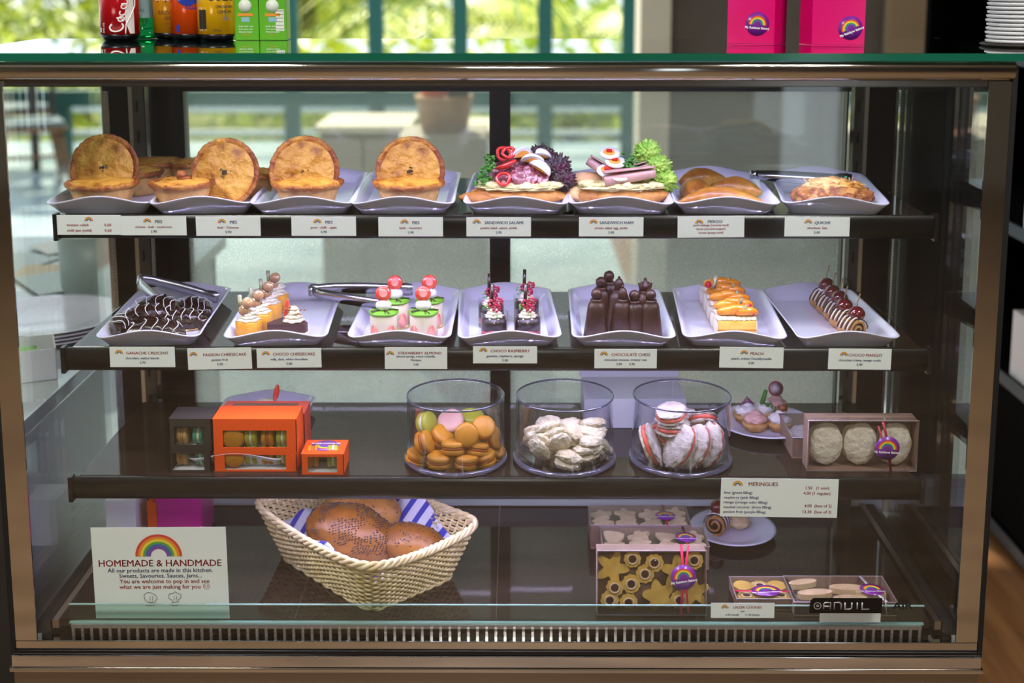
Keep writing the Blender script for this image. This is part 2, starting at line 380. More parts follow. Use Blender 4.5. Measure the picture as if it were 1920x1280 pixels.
# deck, grille, guard
XL, XR = -.655, .655
k = M(); k.bx(-.69, .685, .03, .455, SD-.012, SD); dk = obj('deck', k, dark, case)
for x in (-.32, 0.0, .32): k = M(); k.bx(x-.0006, x+.0006, .031, .45, SD, SD+.0003); obj('deck_seam', k, steelb, dk)
k = M(); k.bx(-.7, .7, .447, .457, SD-.01, SD+.003); obj('deck_back_rail', k, chrome, case)
k = M(); k.bx(-.74, .74, .468, .49, SD-.02, SD+.05, 0); obj('rear_sill', k, [mat('ribbed_grey', 'b8c0bc', .35)], case)
k = M(); k.bx(-.735, .735, .459, .466, SD-.01, SD+.035); obj('rear_vent', k, mat('pale_vent', 'c4d0c8', .3), case)
k = M(); k.bx(-.668, .668, .013, .028, .4455, .4515, 0); k.bx(-.668, .668, .008, .0125, .426, .4305, 0)
n_ = 92
for i in range(n_+1):
    x = -.664+i*1.328/n_; k.box((x, .012, .439), (.0042, .004, .018), 0)
obj('air_grille', k, mat('grille_aluminium', 'b3b3b6', .22, .9), case)
k = M(); k.bx(-.672, .672, .018, .021, .453, .482); k.bx(-.672, .672, .0175, .0215, .4821, .4833, 1); k.bx(-.672, .672, .0165, .0225, .4515, .4535, 1)
obj('guard_glass', k, [glass('guard_tint', (.8, .92, .88)), mat('glass_edge_light', '8aa8a0', .2)], case)
# sloping side rails on the deck
for s_ in (-1, 1):
    k = M(); k.bx(min(s_*.69, s_*.70), max(s_*.69, s_*.70), .02, .5, SD-.01, SD+.004, 0); obj('deck_side_rail', k, steelb, case)
    k = M(); k.bx(min(s_*.703, s_*.718), max(s_*.703, s_*.718), .02, .515, SD-.015, SD+.002, 0); obj('side_gasket', k, blackr, case)
# rear sliding doors
yb = .49
def X_(px, py): return at(px, py, y=yb).x
zt_ = at(900, 171, y=yb).z
xa, xb, xc, xd = X_(349, 300), X_(918, 300), X_(957, 300), X_(1583, 300)
k = M(); k.bx(-.735, .735, yb-.005, yb+.03, zt_, 1.325, 0)
obj('rear_header', k, blk, case)
k = M(); k.bx(xa-.062, xa, yb-.004, yb+.03, .49, zt_, 0); obj('rear_post', k, blk, case)
k = M(); k.bx(xb, xc, yb-.004, yb+.03, .49, zt_, 0); obj('rear_post', k, blk, case)
k = M(); k.bx(xd, xd+.012, yb-.004, yb+.03, .49, zt_, 0); obj('rear_post', k, blk, case)
for a_, b_ in ((xa-.14, xa-.062), (xd+.012, .735)): k = M(); k.bx(a_, b_, yb, yb+.02, .49, zt_, 0); obj('rear_side_panel', k, mat('dark_mirror', '1e1e20', .2, .3), case)
k = M(); k.bx(xa, xb, yb+.004, yb+.01, .49, zt_); obj('sliding_door', k, foggy, case)
k = M(); k.bx(xc, xd, yb+.014, yb+.02, .49, zt_); obj('sliding_door', k, foggy, case)
for pxs in ((252, 283), (1592, 1618)):
    for px in pxs:
        k = M(); x = at(px, 300, y=.43).x; k.bx(x-.0035, x+.0035, .42, .435, .452, 1.32)
        if px == pxs[0]:
            k.bx(x+.0035, x+.024, .422, .43, .452, 1.32, 2)
            for i in range(14): k.bx(x+.0095, x+.0135, .4212, .4221, .5+i*.055, .52+i*.055, 1)
        obj('shelf_upright', k, [chrome, blk, mat('upright_face', '6c6864', .2, .8)], case)
k = M(); k.bx(.757, .762, .03, .54, .40, 1.33); obj('side_cladding', k, mat('dark_cladding', '0c0c0d', .4), case)
# temperature display
k = M(); k.rbox((-.6, .06, 1.309), (.1, .03, .012), .003, 0)
dsp = obj('thermometer', k, blk, case)
k = M(); text_into(k, '0 3', 0, 0, .013, 0, T=R(PI/2, 0, 0, (-.607, .044, 1.3045)), bold=.03); obj('digits', k, mat('red_digits', '300000', .5, emit='ff2020', es=1.2), dsp)
# three shelves, each a thing that can be lifted out
led = mat('led_bead', 'ffffff', .4, emit=(.66, .60, 1.0), es=165)
def beads(parent, y, z, x0, x1, nrow=2, tilt=0):
    k = M()
    n = int((x1-x0)/.0135)
    for i in range(n):
        for r_ in range(nrow):
            x = x0+i*.0135+(.0065 if r_ else 0); yy = y+r_*.008
            w = .003
            k.add([(x-w, yy-w, z), (x+w, yy-w, z), (x+w, yy+w, z), (x-w, yy+w, z)], [(0, 3, 2, 1)], 0, False)
    return obj('led_strip', k, led, parent)
zz = zip((S1, S2, S3), ((99, 450, 1756, 452), (118, 700, 1738, 700), (140, 938, 1725, 943)))
for i, (s_, q) in enumerate(zz):
    lab = ('top shelf of the display case holding pies and sandwiches', 'middle shelf of the display case holding seven trays of cakes', 'lowest shelf of the display case holding macaron boxes and glass jars')[i]
    sh = thing('glass_shelf', lab, 'shelf', (0, 0, s_), group=None)
    k = M(); k.rbox((0, .232, -.004), (1.32, .338, .008), .0015); obj('shelf_plate', k, dark, sh)
    k = M(); a = [(.062, 0), (.054, 0.001), (.0505, -.006), (.0495, -.016), (.0515, -.027), (.057, -.036), (.061, -.036), (.061, -.001)]
    n = len(a); k.add([(x, y, z) for x in (-.668, .668) for y, z in a], [(j, (j+1) % n, (j+1) % n+n, j+n) for j in range(n)]+[tuple(range(n)), tuple(range(n, 2*n))], 0, True)
    obj('price_rail', k, lipm, sh, bevel=.0008)
    for sg in (-1, 1):
        k = M(); k.rbox((sg*.6705, .056, -.018), (.007, .017, .042), .002); obj('end_cap', k, lipm, sh)
        k = M(); k.add([(sg*.655+dx, y, z) for dx in (-.003, .003) for y, z in ((.075, -.008), (.415, -.008), (.415, -.05), (.35, -.042), (.09, -.02))], [(0, 1, 2, 3, 4), (9, 8, 7, 6, 5)]+[(j, (j+1) % 5, (j+1) % 5+5, j+5) for j in range(5)], 0, False); obj('bracket', k, mat('bracket_steel', '5a5a5e', .3, .9), sh)
    beads(sh, .066, -.0095, -.5, .5)
beads(case, .03, 1.3, -.55, .55)
# ------------------------------------------------------------------ price cards
paper = mat('card_white', 'e9efee', .55)
def card(name, px0, px1, py0, py1, y, lines, label, tilt=0, lean=0, rb=None, thick=.0005, cat='price card', group=None, skin=None):
    a = at(px0, (py0+py1)/2, y=y); b = at(px1, (py0+py1)/2, y=y); w = b.x-a.x
    t = at((px0+px1)/2, py0, y=y).z; u = at((px0+px1)/2, py1, y=y).z; h = t-u
    root = thing(name, label, cat, ((a.x+b.x)/2, y, (t+u)/2), 0, group); root.rotation_euler = (PI/2+lean, -tilt, 0)
    k = M(); k.rbox((0, 0, 0), (w, h, thick), thick*.3); obj('card', k, skin or paper, root)
    k = M()
    for (s_, dx, dy, size, c, al) in lines:
        for e_ in (-.018, .018): text_into(k, s_, dx+size*e_, dy, size, c, al, z=thick/2+.0003)
    obj('printed_text', k, [RED, BLUE, BLACK], root)
    if rb:
        k = M(); rainbow(k, rb[0], rb[1], rb[2], z=thick/2+.0003); obj('rainbow_emblem', k, RB, root)
    return root
def pcard(cx, cy, title, desc, price, label, y, tc=1, w=121, h=36, tilt=0, desc2=None):
    dc = 1-tc; ttl = title is not None
    L = []
    top = .0075
    tw = len(title)*.0044 if ttl else 0
    if desc2:
        L = [(title, .006, .006, .0062, tc, 'CENTER'), (desc, 0, .0012, .0046, dc, 'CENTER')]+[(d, 0, .0012-.0058*(i+1), .0046, dc, 'CENTER') for i, d in enumerate(desc2)]
        rbx = .006-tw/2-.0085
        if price: L.append((price, 0, -.0118, .0046, 1, 'CENTER'))
    else:
        L = [(title, .008, .0042, .0066, tc, 'CENTER'), (desc, 0, -.0034, .0052, dc, 'CENTER'), (price, 0, -.0105, .0054, 1, 'CENTER')]
        rbx = .008-tw/2-.0085
    return card('price_card', cx-w/2, cx+w/2, cy-h/2, cy+h/2, y, L, label, tilt, rb=(rbx, .0052, .0062))
YC = .0468
def g(s): return s
root = card('price_card', 107, 227, 403, 440, YC, [('tomato relish', -.034, -.002, .0062, 0, 'LEFT'), ('0.60', .034, -.002, .0062, 0, 'RIGHT'), ('chilli jam (mild)', -.034, -.0105, .0062, 0, 'LEFT'), ('0.60', .034, -.0105, .0062, 0, 'RIGHT')], 'white card for tomato relish and chilli jam at the left end of the top rail', rb=(0, .006, .0065))
pcard(288, 423, 'PIES', 'chicken - leek - mushroom', '5.90', 'white price card reading PIES chicken leek mushroom', YC, 1, 123)
pcard(428, 424, 'PIES', 'beef - Guinness', '5.90', 'white price card reading PIES beef Guinness', YC)
pcard(607, 424, 'PIES', 'pork - chilli - apple', '5.90', 'white price card reading PIES pork chilli below the third pie tray', YC)
pcard(770, 425, 'PIES', 'lamb - rosemary', '5.90', 'white price card reading PIES rosemary below the fourth pie tray', YC)
pcard(935, 425, 'SANDWICH SALAMI', 'potato salad, salami, pickle', '5.00', 'white price card reading SANDWICH SALAMI', YC)
pcard(1146, 425, 'SANDWICH HAM', 'potato salad, egg, pickle', '5.00', 'white price card reading SANDWICH HAM', YC)
pcard(1333, 425, 'PIEROGI', 'pork-cabbage (caraway seed)', None, 'white price card reading PIEROGI with three lines of fillings', YC, 1, 125, 40, .01, ['bacon (cracked pepper)', 'ricotta (poppy seed)'])
pcard(1532, 425, 'QUICHE', 'silverbeet, feta', '5.00', 'white price card reading QUICHE silverbeet feta', YC, 1, 122)
pcard(267, 669, 'GANACHE CRESCENT', 'chocolate, walnut biscuit', '2.70', 'white price card reading GANACHE CRESCENT', YC, 0, 122, 38)
pcard(412, 672, 'PASSION CHEESECAKE', 'passion fruit', '5.00', 'white price card reading PASSION CHEESECAKE', YC, 0, 120, 40, .02)
pcard(542, 671, 'CHOCO CHEESECAKE', 'milk, dark, white chocolate', '5.00', 'white price card reading CHOCO CHEESECAKE', YC, 0, 121, 36, .01)
pcard(780, 671, 'STRAWBERRY ALMOND', 'almond sponge, cr\u00e8me Chantilly,', '5.00', 'white price card reading STRAWBERRY ALMOND', YC, 0, 117, 41, 0, ['Marzipan'])
pcard(947, 665, 'CHOCO RASPBERRY', 'ganache, raspberry, sponge', '5.00', 'white price card reading CHOCO RASPBERRY', YC, 0, 120, 32)
pcard(1173, 672, 'CHOCOLATE CHESS', 'chocolate mousse, creamy rum', '3.90       4.90', 'white price card reading CHOCOLATE CHESS with two prices', YC, 0, 117, 36)
pcard(1409, 670, 'PEACH', 'peach, cr\u00e8me Chantilly/vanilla', '5.00', 'white price card reading PEACH', YC, 0, 120, 39, -.01)
pcard(1612, 673, 'CHOCO MANGO', 'chocolate cr\u00e8me, mango coulis', '5.00', 'white price card reading CHOCO MANGO', YC, 0, 118, 39, -.01)
card('price_card', 1351, 1571, 897, 969, .044, [('MERINGUES', -.026, .0195, .0088, 0, 'CENTER'), ('1.50   (1 mini)', .078, .015, .0068, 0, 'RIGHT'), ('4.00 (1 regular)', .080, .0062, .0068, 0, 'RIGHT'), ('4.00  (box of 2)', .083, -.0145, .0068, 0, 'RIGHT'), ('13.30  (box of 3)', .083, -.0245, .0068, 0, 'RIGHT')] + [(s_, -.087, .006-.0079*i, .0062, 1, 'LEFT') for i, s_ in enumerate(('lime (green filling)', 'raspberry (pink filling)', 'mango (orange color filling)', 'toasted coconut  (ivory filling)', 'passion fruit (purple filling)'))], 'large white price card for MERINGUES hanging from the lowest shelf rail', tilt=-.012, rb=(-.066, .0195, .0078))
card('price_card', 1333, 1452, 1130, 1158, .0155, [('LINZER COOKIES', .007, .0035, .0058, 0, 'CENTER'), ('jam', .0, -.0025, .0046, 1, 'CENTER'), ('6.00 (small)       11.00 (large)', 0, -.0085, .0046, 1, 'CENTER')], 'white price card for LINZER COOKIES at the glass rail on the deck', rb=(-.028, .0035, .006))
k = card('blank_card', 1537, 1651, 1148, 1166, .0155, [], 'small blank white card behind the maker badge at the glass rail')
bpy.data.objects.remove([c for c in k.children if c.name.startswith('printed')][0])
# big notice
nt_ = card('notice', 175, 427, 988, 1163, .032, [('HOMEMADE & HANDMADE', 0, .0135, .0158, 0, 'CENTER'), ('All our products are made in this kitchen.', 0, .0035, .0098, 1, 'CENTER'), ('Sweets, Savouries, Sauces, Jams...', 0, -.0055, .0098, 1, 'CENTER'), ('You are welcome to pop in and see', .006, -.0148, .0098, 0, 'CENTER'), ('what we are just making for you \u263a', .006, -.0242, .0098, 0, 'CENTER'), ('Dora', -.019, -.0535, .0065, 0, 'CENTER'), ('Gina', .019, -.0535, .0065, 0, 'CENTER')], 'large white HOMEMADE & HANDMADE notice with a rainbow standing at lower left', rb=(-.001, .030, .037), cat='notice', tilt=.008)
k = M()
for cx_, sgn in ((-.017, 1), (.021, 0)):
    z0 = .0008
    P = [(-.004, -.011), (-.005, -.004), (-.010, -.001), (-.009, .006), (-.003, .007), (0, .010), (.005, .007), (.010, .005), (.009, -.001), (.005, -.004), (.004, -.011), (-.004, -.011)] if not sgn else [(-.010, -.002), (-.011, .005), (-.005, .009), (.002, .008), (.008, .004), (.010, -.002), (.006, -.006), (.007, -.010), (-.001, -.008), (-.008, -.006), (-.010, -.002)]
    k.tube([(cx_+a, -.039+b, z0) for a, b in P], .0004, 4)
    k.tube([(cx_-.004, -.047, z0), (cx_+.004, -.046, z0)], .0003, 4); k.tube([(cx_-.001, -.036, z0), (cx_-.002, -.044, z0)], .0003, 4); k.tube([(cx_+.003, -.036, z0), (cx_+.002, -.044, z0)], .0003, 4)
obj('chef_hat_drawing', k, mat('pencil_grey', '6a6a70', .7), nt_)
# maker badge on the front glass
bd = thing('maker_badge', 'black maker badge with silver capitals stuck low on the front glass', 'badge', at(1586, 1135, y=-.0025)); bd.rotation_euler = (PI/2, 0, 0)
k = M(); w = .056; h = .0125
po = [(-w, -h), (w, -h), (w, h), (-w+.006, h), (-w+.002, h-.003), (-w, h-.009)]; k.prism(po, -.0004, .0004); obj('plate', k, black_m, bd)
silver = mat('silver_print', 'c9c9cc', .3, .6)
k = M(); arc(k, -.044, 0, .0048, .0060, 0, 20, 0, 2*PI, z=.0008); arc(k, -.044, 0, .001, .0022, 0, 12, 0, 2*PI, z=.0008)
def seg(pts, ox): k.tube([(ox+x, y, .0008) for x, y in pts], .00125, 5, sz=.3)
q = .0055
seg([(0, -q), (0, q*.6), (.0022, q), (.0105, q), (.0105, -q)], -.0345); seg([(0, -.001), (.0105, -.001)], -.0345)
seg([(0, -q), (0, q), (.008, q), (.0105, q*.6), (.0105, -q)], -.018)
seg([(0, q), (0, -q), (.0075, -q), (.0105, -q*.6), (.0105, q)], -.0015)
seg([(0, q), (0, -q)], .0165+.001); seg([(0, q), (0, -q), (.011, -q)], .025)
obj('lettering', k, silver, bd)
k = M(); text_into(k, 'AIR', .088, -.0055, .016, 0, 'CENTER', sx=1.25, bold=.03, z=.0); k.bx(.0585, .0595, -.0125, .0125, -.0003, .0003); obj('black_lettering', k, BLACK, bd)

# ------------------------------------------------------------------ melamine trays
lav = mat('tray_melamine', 'dcdcee', .18, coat=.5)
def tray_mesh(w=.162, l=.305, h=.021, wave=.011):
    mb = M(); N_ = 72
    def ring(hw, hl, r, zf):
        pts = []
        per = []
        # rounded rectangle by angle-stepping each side evenly
        cs = [(hw-r, -hl+r, -PI/2, 0), (hw-r, hl-r, 0, PI/2), (-hw+r, hl-r, PI/2, PI), (-hw+r, -hl+r, PI, 1.5*PI)]
        out = []
        for i, (cx, cy, a0, a1) in enumerate(cs):
            for j in range(6):
                a = a0+(a1-a0)*j/5; out.append((cx+r*math.cos(a), cy+r*math.sin(a)))
            nx = cs[(i+1) % 4]; p = out[-1]; e = (nx[0]+r*math.cos(nx[2]), nx[1]+r*math.sin(nx[2]))
            for j in range(1, 12): out.append((p[0]+(e[0]-p[0])*j/12, p[1]+(e[1]-p[1])*j/12))
        for x, y in out:
            t = abs(y)/hl; k = max(0, (t-.72)/.28); k = k*k*(3-2*k); c = math.cos(min(1, abs(x)/hw)*PI)*.5+.5
            pts.append((x, y, zf(k, c)))
        return pts
    R_ = [ring(w/2-.016, l/2-.022, .010, lambda k, c: 0),
          ring(w/2-.009, l/2-.013, .014, lambda k, c: .009+k*c*wave*.4),
          ring(w/2-.002, l/2-.003, .018, lambda k, c: h-.002+k*(c-.2)*wave),
          ring(w/2, l/2, .020, lambda k, c: h+.0005+k*(c-.2)*wave),
          ring(w/2-.003, l/2-.004, .018, lambda k, c: h+.001+k*(c-.2)*wave),
          ring(w/2-.011, l/2-.014, .012, lambda k, c: .011+k*c*wave*.4),
          ring(w/2-.018, l/2-.024, .009, lambda k, c: .0035)]
    n = len(R_[0]); vs = [p for r in R_ for p in r]; fs = []
    for i in range(len(R_)-1):
        for j in range(n): fs.append((i*n+j, i*n+(j+1) % n, (i+1)*n+(j+1) % n, (i+1)*n+j))
    mb.add(vs, fs); mb.add(R_[0], [tuple(range(n))[::-1]], 0, False); mb.add(R_[-1], [tuple(range(n))], 0, False); return mb
tray0 = None
def tray(fx, bxx, s_, label, grp, yf=.047, yb_=.335):
    global tray0
    a = at(fx, 0, y=yf); 
    A = at(fx, 1 and _row(yf, s_+.02), y=yf); B = at(bxx, _row(yb_, s_+.02), y=yb_)
    rz = -math.atan2(B.x-A.x, yb_-yf); c = ((A.x+B.x)/2, (yf+yb_)/2+.008, s_+.0003)
    if tray0 is None: tray0 = obj('serving_tray', tray_mesh(), lav); o = tray0
    else: o = tray0.copy(); C.objects.link(o)
    o.location = c; o.rotation_euler = (0, 0, rz); tag(o, label, 'tray', grp); return o
def _row(y, z):   # picture row of a point (x=0, y, z)
    lo, hi = -200, 1500
    for _ in range(40):
        m_ = (lo+hi)/2
        if at(960, m_, y=y).z > z: lo = m_
        else: hi = m_
    return lo
lab1 = ['white wavy tray with pies, leftmost on the top shelf', 'white wavy tray with the knobbed pie, second from left on the top shelf', 'white wavy tray under two pies, third on the top shelf', 'white wavy tray under two pies, just left of the salami sandwich', 'white wavy tray under the salami sandwich', 'white wavy tray under the ham sandwich', 'white wavy tray under the pierogi pastries', 'white wavy tray under the quiche at right of the top shelf']
for f_, b_, l_ in zip((182, 375, 565, 752, 967, 1165, 1366, 1570), (268, 432, 603, 778, 975, 1152, 1328, 1530), lab1): tray(f_, b_, S1, l_, 'trays on the top shelf')
lab2 = ['white wavy tray holding the ganache crescents', 'white wavy tray holding the two kinds of cheesecake', 'white wavy tray holding the strawberry almond cakes', 'white wavy tray holding the chocolate raspberry cakes', 'white wavy tray holding the chocolate chess pieces', 'white wavy tray holding the row of peach slices', 'white wavy tray holding the cherry topped rolls']
for f_, b_, l_ in zip((274, 514, 747, 956, 1171, 1380, 1595), (347, 557, 778, 946, 1151, 1347, 1512), lab2): tray(f_, b_, S2, l_, 'trays on the middle shelf')
# ------------------------------------------------------------------ top shelf food
TB = .0042
crust = mat('pie_crust', 'a8743a', .55, col2='cfa566', ns=40, bump=.5, bs=90, lo=.35, hi=.65)
lidm = mat('pie_lid', '7e3c14', .42, col2='c89034', ns=32, bump=.8, bs=150, lo=.36, hi=.66, col3='a05c22')
lidc = mat('pie_lid_centre', 'd09c3c', .42, col2='8a5218', ns=38, bump=.8, bs=120, lo=.40, hi=.68, col3='ba8028')
seed_m = mat('dark_seeds', '3a2a1c', .7)
def make_pie(label, r=.0545, seedn=14, knob=False, seed=0, h=.034, group=None):
    t = thing('pie', label, 'pie', group=group); rnd = random.Random(seed)
    ph = rnd.random()*6
    def cf(rr, z, a, i): return (rr*(1+.008*math.sin(5*a+ph)), z)
    k = M(); k.lathe([(0, 0), (r*.70, 0), (r*.73, .003), (r*.82, h*.55), (r*.90, h-.002), (r*.88, h)], 40, 0, fn=cf); obj('pastry_case', k, crust, t)
    def lf(rr, z, a, i):
        if i < 0: w_ = .022*math.sin(3*a+ph)*rr/r
        else: w_ = .0
        n_ = noise.noise(Vector((rr*math.cos(a)*60+seed, rr*math.sin(a)*60, seed*3)))
        cr = abs(math.sin(15*a+ph))
        if i >= 5: return rr*(1+.022*cr+.02*n_), z+.0022*cr+.0012*n_
        n2 = noise.noise(Vector((rr*math.cos(a)*150+seed, rr*math.sin(a)*150, seed*5))); return rr*(1+.02*n_), z+.0040*n_+.0014*n2
    k = M()
    pr = [(0.0005, h+.0085)]+[(r*q_/10, h+.0085-.0030*(q_/7.4)**2) for q_ in range(1, 8)]+[(r*.79, h+.0046), (r*.86, h+.0036), (r*.91, h+.0042), (r*.96, h+.0046), (r*1.0, h+.003), (r*.99, h-.0015), (r*.93, h-.004)]
    k.lathe(pr[:10], 72, 1, fn=lambda rr, z, a, i: lf(rr, z, a, 1), caps=False); k.lathe(pr[9:], 72, 0, fn=lambda rr, z, a, i: lf(rr, z, a, i+4 if i else 4), caps=False)
    obj('pastry_lid', k, [lidm, lidc], t)
    if knob:
        k = M(); k.blob((0, 0, h+.014), (.009, .009, .008), .2, 3, 2); k.blob((.004, 0, h+.010), (.012, .011, .004), .3, 3, 2); obj('pastry_knob', k, lidm, t)
    elif seedn:
        k = M()
        for i in range(seedn):
            a = rnd.random()*6.28; q_ = abs(rnd.gauss(0, 1))*.0045
            k.blob((q_*math.cos(a), q_*math.sin(a), h+.0098), (.0016, .0012, .001), .2, 2, 1)
        obj('seed_topping', k, seed_m, t)
    return t
def back(v, r=.036): return Vector((v.x, max(v.y, .0715+r), v.z))
def flat(t, px, py, s_, rz=0): t.location = back(at(px, py, z=s_+TB), .040); t.rotation_euler = (0, 0, rz); return t
def upright(t, px, py, y, lean=1.32, rz=0, h=.034):
    c = at(px, py, y=y); n = Euler((lean, 0, rz)).to_matrix() @ Vector((0, 0, 1))
    t.location = c-n*(h+.006); t.rotation_euler = (lean, 0, rz); return t
upright(make_pie('upright golden pie with a seeded centre at the far left of the top shelf', seed=1), 194, 315, .14)
flat(make_pie('flat pie lying in front of the leftmost upright pie', .056, 0, seed=2), 182, 392, S1)
flat(make_pie('pale pie behind the leftmost upright pie, nearer of two', .046, 0, seed=3, h=.034), 256, 362, S1)
flat(make_pie('pale pie at the back of the leftmost tray, right of the upright pie', .047, 0, seed=4, h=.034), 291, 343, S1)
flat(make_pie('small brown pie with a pastry knob in front on the second tray', .050, 0, True, 5), 338, 389, S1)
upright(make_pie('upright glossy pie with a round seed spot on the second tray', seed=6, seedn=26), 421, 323, .135, rz=-.08)
flat(make_pie('pale pie half hidden behind the left of the second upright pie', .040, 0, seed=7), 360, 344, S1)
flat(make_pie('pale pie half hidden behind the right of the second upright pie', .040, 0, seed=8), 474, 366, S1)
upright(make_pie('upright pie with a split lid on the third tray', .0555, 6, seed=9), 570, 320, .14)
flat(make_pie('flat brown pie in front of the split lid pie', .0555, 0, seed=10), 574, 390, S1)
upright(make_pie('upright pie with a brown mince spot on the fourth tray', .0545, 18, seed=11), 769, 320, .14)
flat(make_pie('flat pie in front of the fourth upright pie', .056, 0, seed=12), 765, 391, S1)
# --- sandwiches
bread = mat('baguette_crust', '8a4c1c', .55, col2='c48844', ns=35, bump=.5, bs=80)
salad = mat('potato_salad', 'e8dca6', .4, col2='d6c98c', ns=120, bump=.6, bs=140, sss=.1)
salami = mat('salami', '72242f', .4, col2='b8808a', ns=170, lo=.5, hi=.62, coat=.3)
pepper = mat('red_pepper', 'c41a12', .2, coat=.6)
eggw = mat('egg_white', 'ece8e2', .3); eggy = mat('egg_yolk', 'eda038', .5)
ham = mat('ham', 'a87c78', .4, col2='c49c92', ns=30, coat=.2)
parsley = mat('parsley', '2c6a1e', .5, col2='4f9430', ns=90)
redlet = mat('red_lettuce', '2c0e22', .45, col2='56203c', ns=40, col3='3c2a2a')
grnlet = mat('green_lettuce', '76ac2c', .45, col2='b0d458', ns=40)
def frill(name, loc, r, mt_, parent, a0, a1, tilt=0, seed=0, amp=.35, rot=(0, 0, 0), n=9):
    k = M()
    def fn(u, v):
        a = a0+(a1-a0)*u; w_ = v*v*amp*r
        rr = r*(.15+.85*v)*(1+.10*math.sin(a*5+seed)+.05*math.sin(a*31+seed)*v)
        z = w_*math.sin(a*n*.8+seed)+.5*w_*math.sin(a*n*1.9+seed*2)+.0012*noise.noise(Vector((a*9, v*9, seed)))*6*v+r*.35*v*tilt
        return (rr*math.cos(a), rr*math.sin(a), z)
    k.grid(fn, 150, 12)
    return obj(name, k, mt_, parent, loc=loc, rot=rot, solid=.0012)
def curly(loc, sc, mt_, parent, seed=0, rot=(0, 0, 0), name='lettuce'):
    k = M(); V, Fs = ico(5); vs = []; o_ = Vector((seed*3.7, seed*1.9, seed))
    for v in V:
        d = .55*abs(noise.noise(v*4.5+o_))+.28*noise.noise(v*11+o_)+.12*noise.noise(v*24+o_)
        p = v*(.72+d); vs.append((p.x*sc[0], p.y*sc[1], p.z*sc[2]))
    k.add(vs, Fs); return obj(name, k, mt_, parent, loc=loc, rot=rot)
def leafy_bit(loc, r, mt_, parent, seed=0, n=26, name='parsley_sprig'):
    k = M(); rnd = random.Random(seed)
    for i in range(n):
        p = Vector((rnd.gauss(0, .5), rnd.gauss(0, .4), rnd.gauss(0, .5)))*r
        k.blob(p, (r*.28, r*.2, r*.22), .9, 3, 2, seed=seed+i)
    return obj(name, k, mt_, parent, loc=loc)
def slice_disc(name, loc, rot, r, mt_, parent, th=.0018, wob=.12, seed=0):
    k = M()
    k.lathe([(0.0003, th/2), (r*.5, th/2), (r*.95, th/2), (r, 0), (r*.95, -th/2), (r*.5, -th/2), (0.0003, -th/2)], 28, 0, fn=lambda a_, z, a, i: (a_*(1+.03*math.sin(3*a)), z+wob*a_*a_/r*math.sin(2*a+seed)))
    return obj(name, k, mt_, parent, loc=loc, rot=rot)
def egg_slice(loc, rot, parent, r=.017, pep=True):
    k = M(); k.lathe([(0.0002, .0022), (r*.93, .0022), (r, 0), (r*.93, -.0022), (0.0002, -.0022)], 26, 0, fn=lambda a_, z, a, i: (a_*(1+.1*math.cos(a)), z))
    e = obj('egg_slice', k, eggw, parent, loc=loc, rot=rot)
    k = M(); k.lathe([(0.0002, .0034), (r*.5, .0032), (r*.56, .0022)], 20); obj('yolk', k, eggy, e)
    if pep: k = M(); k.rbox((0, 0, .005), (r*.55, r*.4, .003), .001); obj('pepper_piece', k, pepper, e)
def egg_wedge(loc, rot, parent, r=.019):
    k = M()
    V = []; n = 12
    def P_(u, v): # u along length -1..1, v across wedge angle
        a = PI*u; w_ = (v-.5)*1.5
        return (r*1.25*-math.cos(a), r*math.sin(a)*math.sin(w_), r*math.sin(a)*math.cos(w_))
    k.grid(P_, 14, 8, 0)
    for w_ in (-.75, .75):
        k.grid(lambda u, v, w_=w_: (r*1.25*-math.cos(PI*u), r*math.sin(PI*u)*v*math.sin(w_), r*math.sin(PI*u)*v*math.cos(w_)), 14, 4, 0)
    e = obj('egg_wedge', k, eggw, parent, loc=loc, rot=rot)
    k = M()
    for w_ in (-.76, .76): k.grid(lambda u, v, w_=w_: (r*.8*-math.cos(PI*u), r*.72*math.sin(PI*u)*v*math.sin(w_)*1.0+math.copysign(.0004, w_), r*.72*math.sin(PI*u)*v*math.cos(w_)), 12, 3, 0)
    obj('yolk', k, eggy, e)
def loaf_slice(parent, L=.075, Wd=.036, seed=0):
    k = M(); k.blob((0, 0, .0145), (L, Wd, .018), .10, 2.2, 4, seed=seed, flat=.8); obj('bread_base', k, bread, parent)
    k = M()
    k.blob((0, -.004, .029), (L*.86, Wd*.86, .0075), .25, 5, 4, seed=seed+9)
    for i in range(70):
        r_ = random.Random(seed*50+i); x = r_.uniform(-.8, .8)*L; y = r_.uniform(-.75, .75)*Wd*math.sqrt(max(0, 1-(x/L)**2))
        k.blob((x, y, .031+r_.uniform(0, .003)), (.009, .008, .005), .35, 3, 2, seed=i)
    obj('potato_salad', k, salad, parent)
sw = thing('sandwich', 'open salami sandwich with egg wedges, red pepper and purple lettuce', 'sandwich', back(at(975, 382, z=S1+TB)))
loaf_slice(sw, .077, .036, 1)
k = M(); k.blob((-.062, -.012, .012), (.035, .018, .010), .12, 2.2, 3, seed=5, flat=.8); obj('bread_tip', k, bread, sw)
curly((.066, .006, .034), (.024, .024, .022), redlet, sw, 1)
curly((.056, .014, .052), (.028, .022, .026), redlet, sw, 2)
curly((.034, .024, .072), (.024, .016, .020), redlet, sw, 3)
for i, (x, y, z, rx, ry) in enumerate([(-.012, -.016, .042, .95, -.1), (.006, -.014, .045, .9, .15), (.024, -.010, .046, .95, .3), (-.030, .0, .052, .7, -.3), (0, .010, .060, .8, .1)]):
    slice_disc('salami_slice', (x, y, z), (rx, ry, 0), .0215, salami, sw, seed=i)
for i, (x, y, z, rz) in enumerate([(.004, .010, .077, .5), (.020, .004, .068, .1), (.030, -.004, .058, -.5), (.034, .012, .074, .9)]):
    egg_wedge((x, y, z-.004), (-.4+.3*i, .2*i, rz), sw, .016)
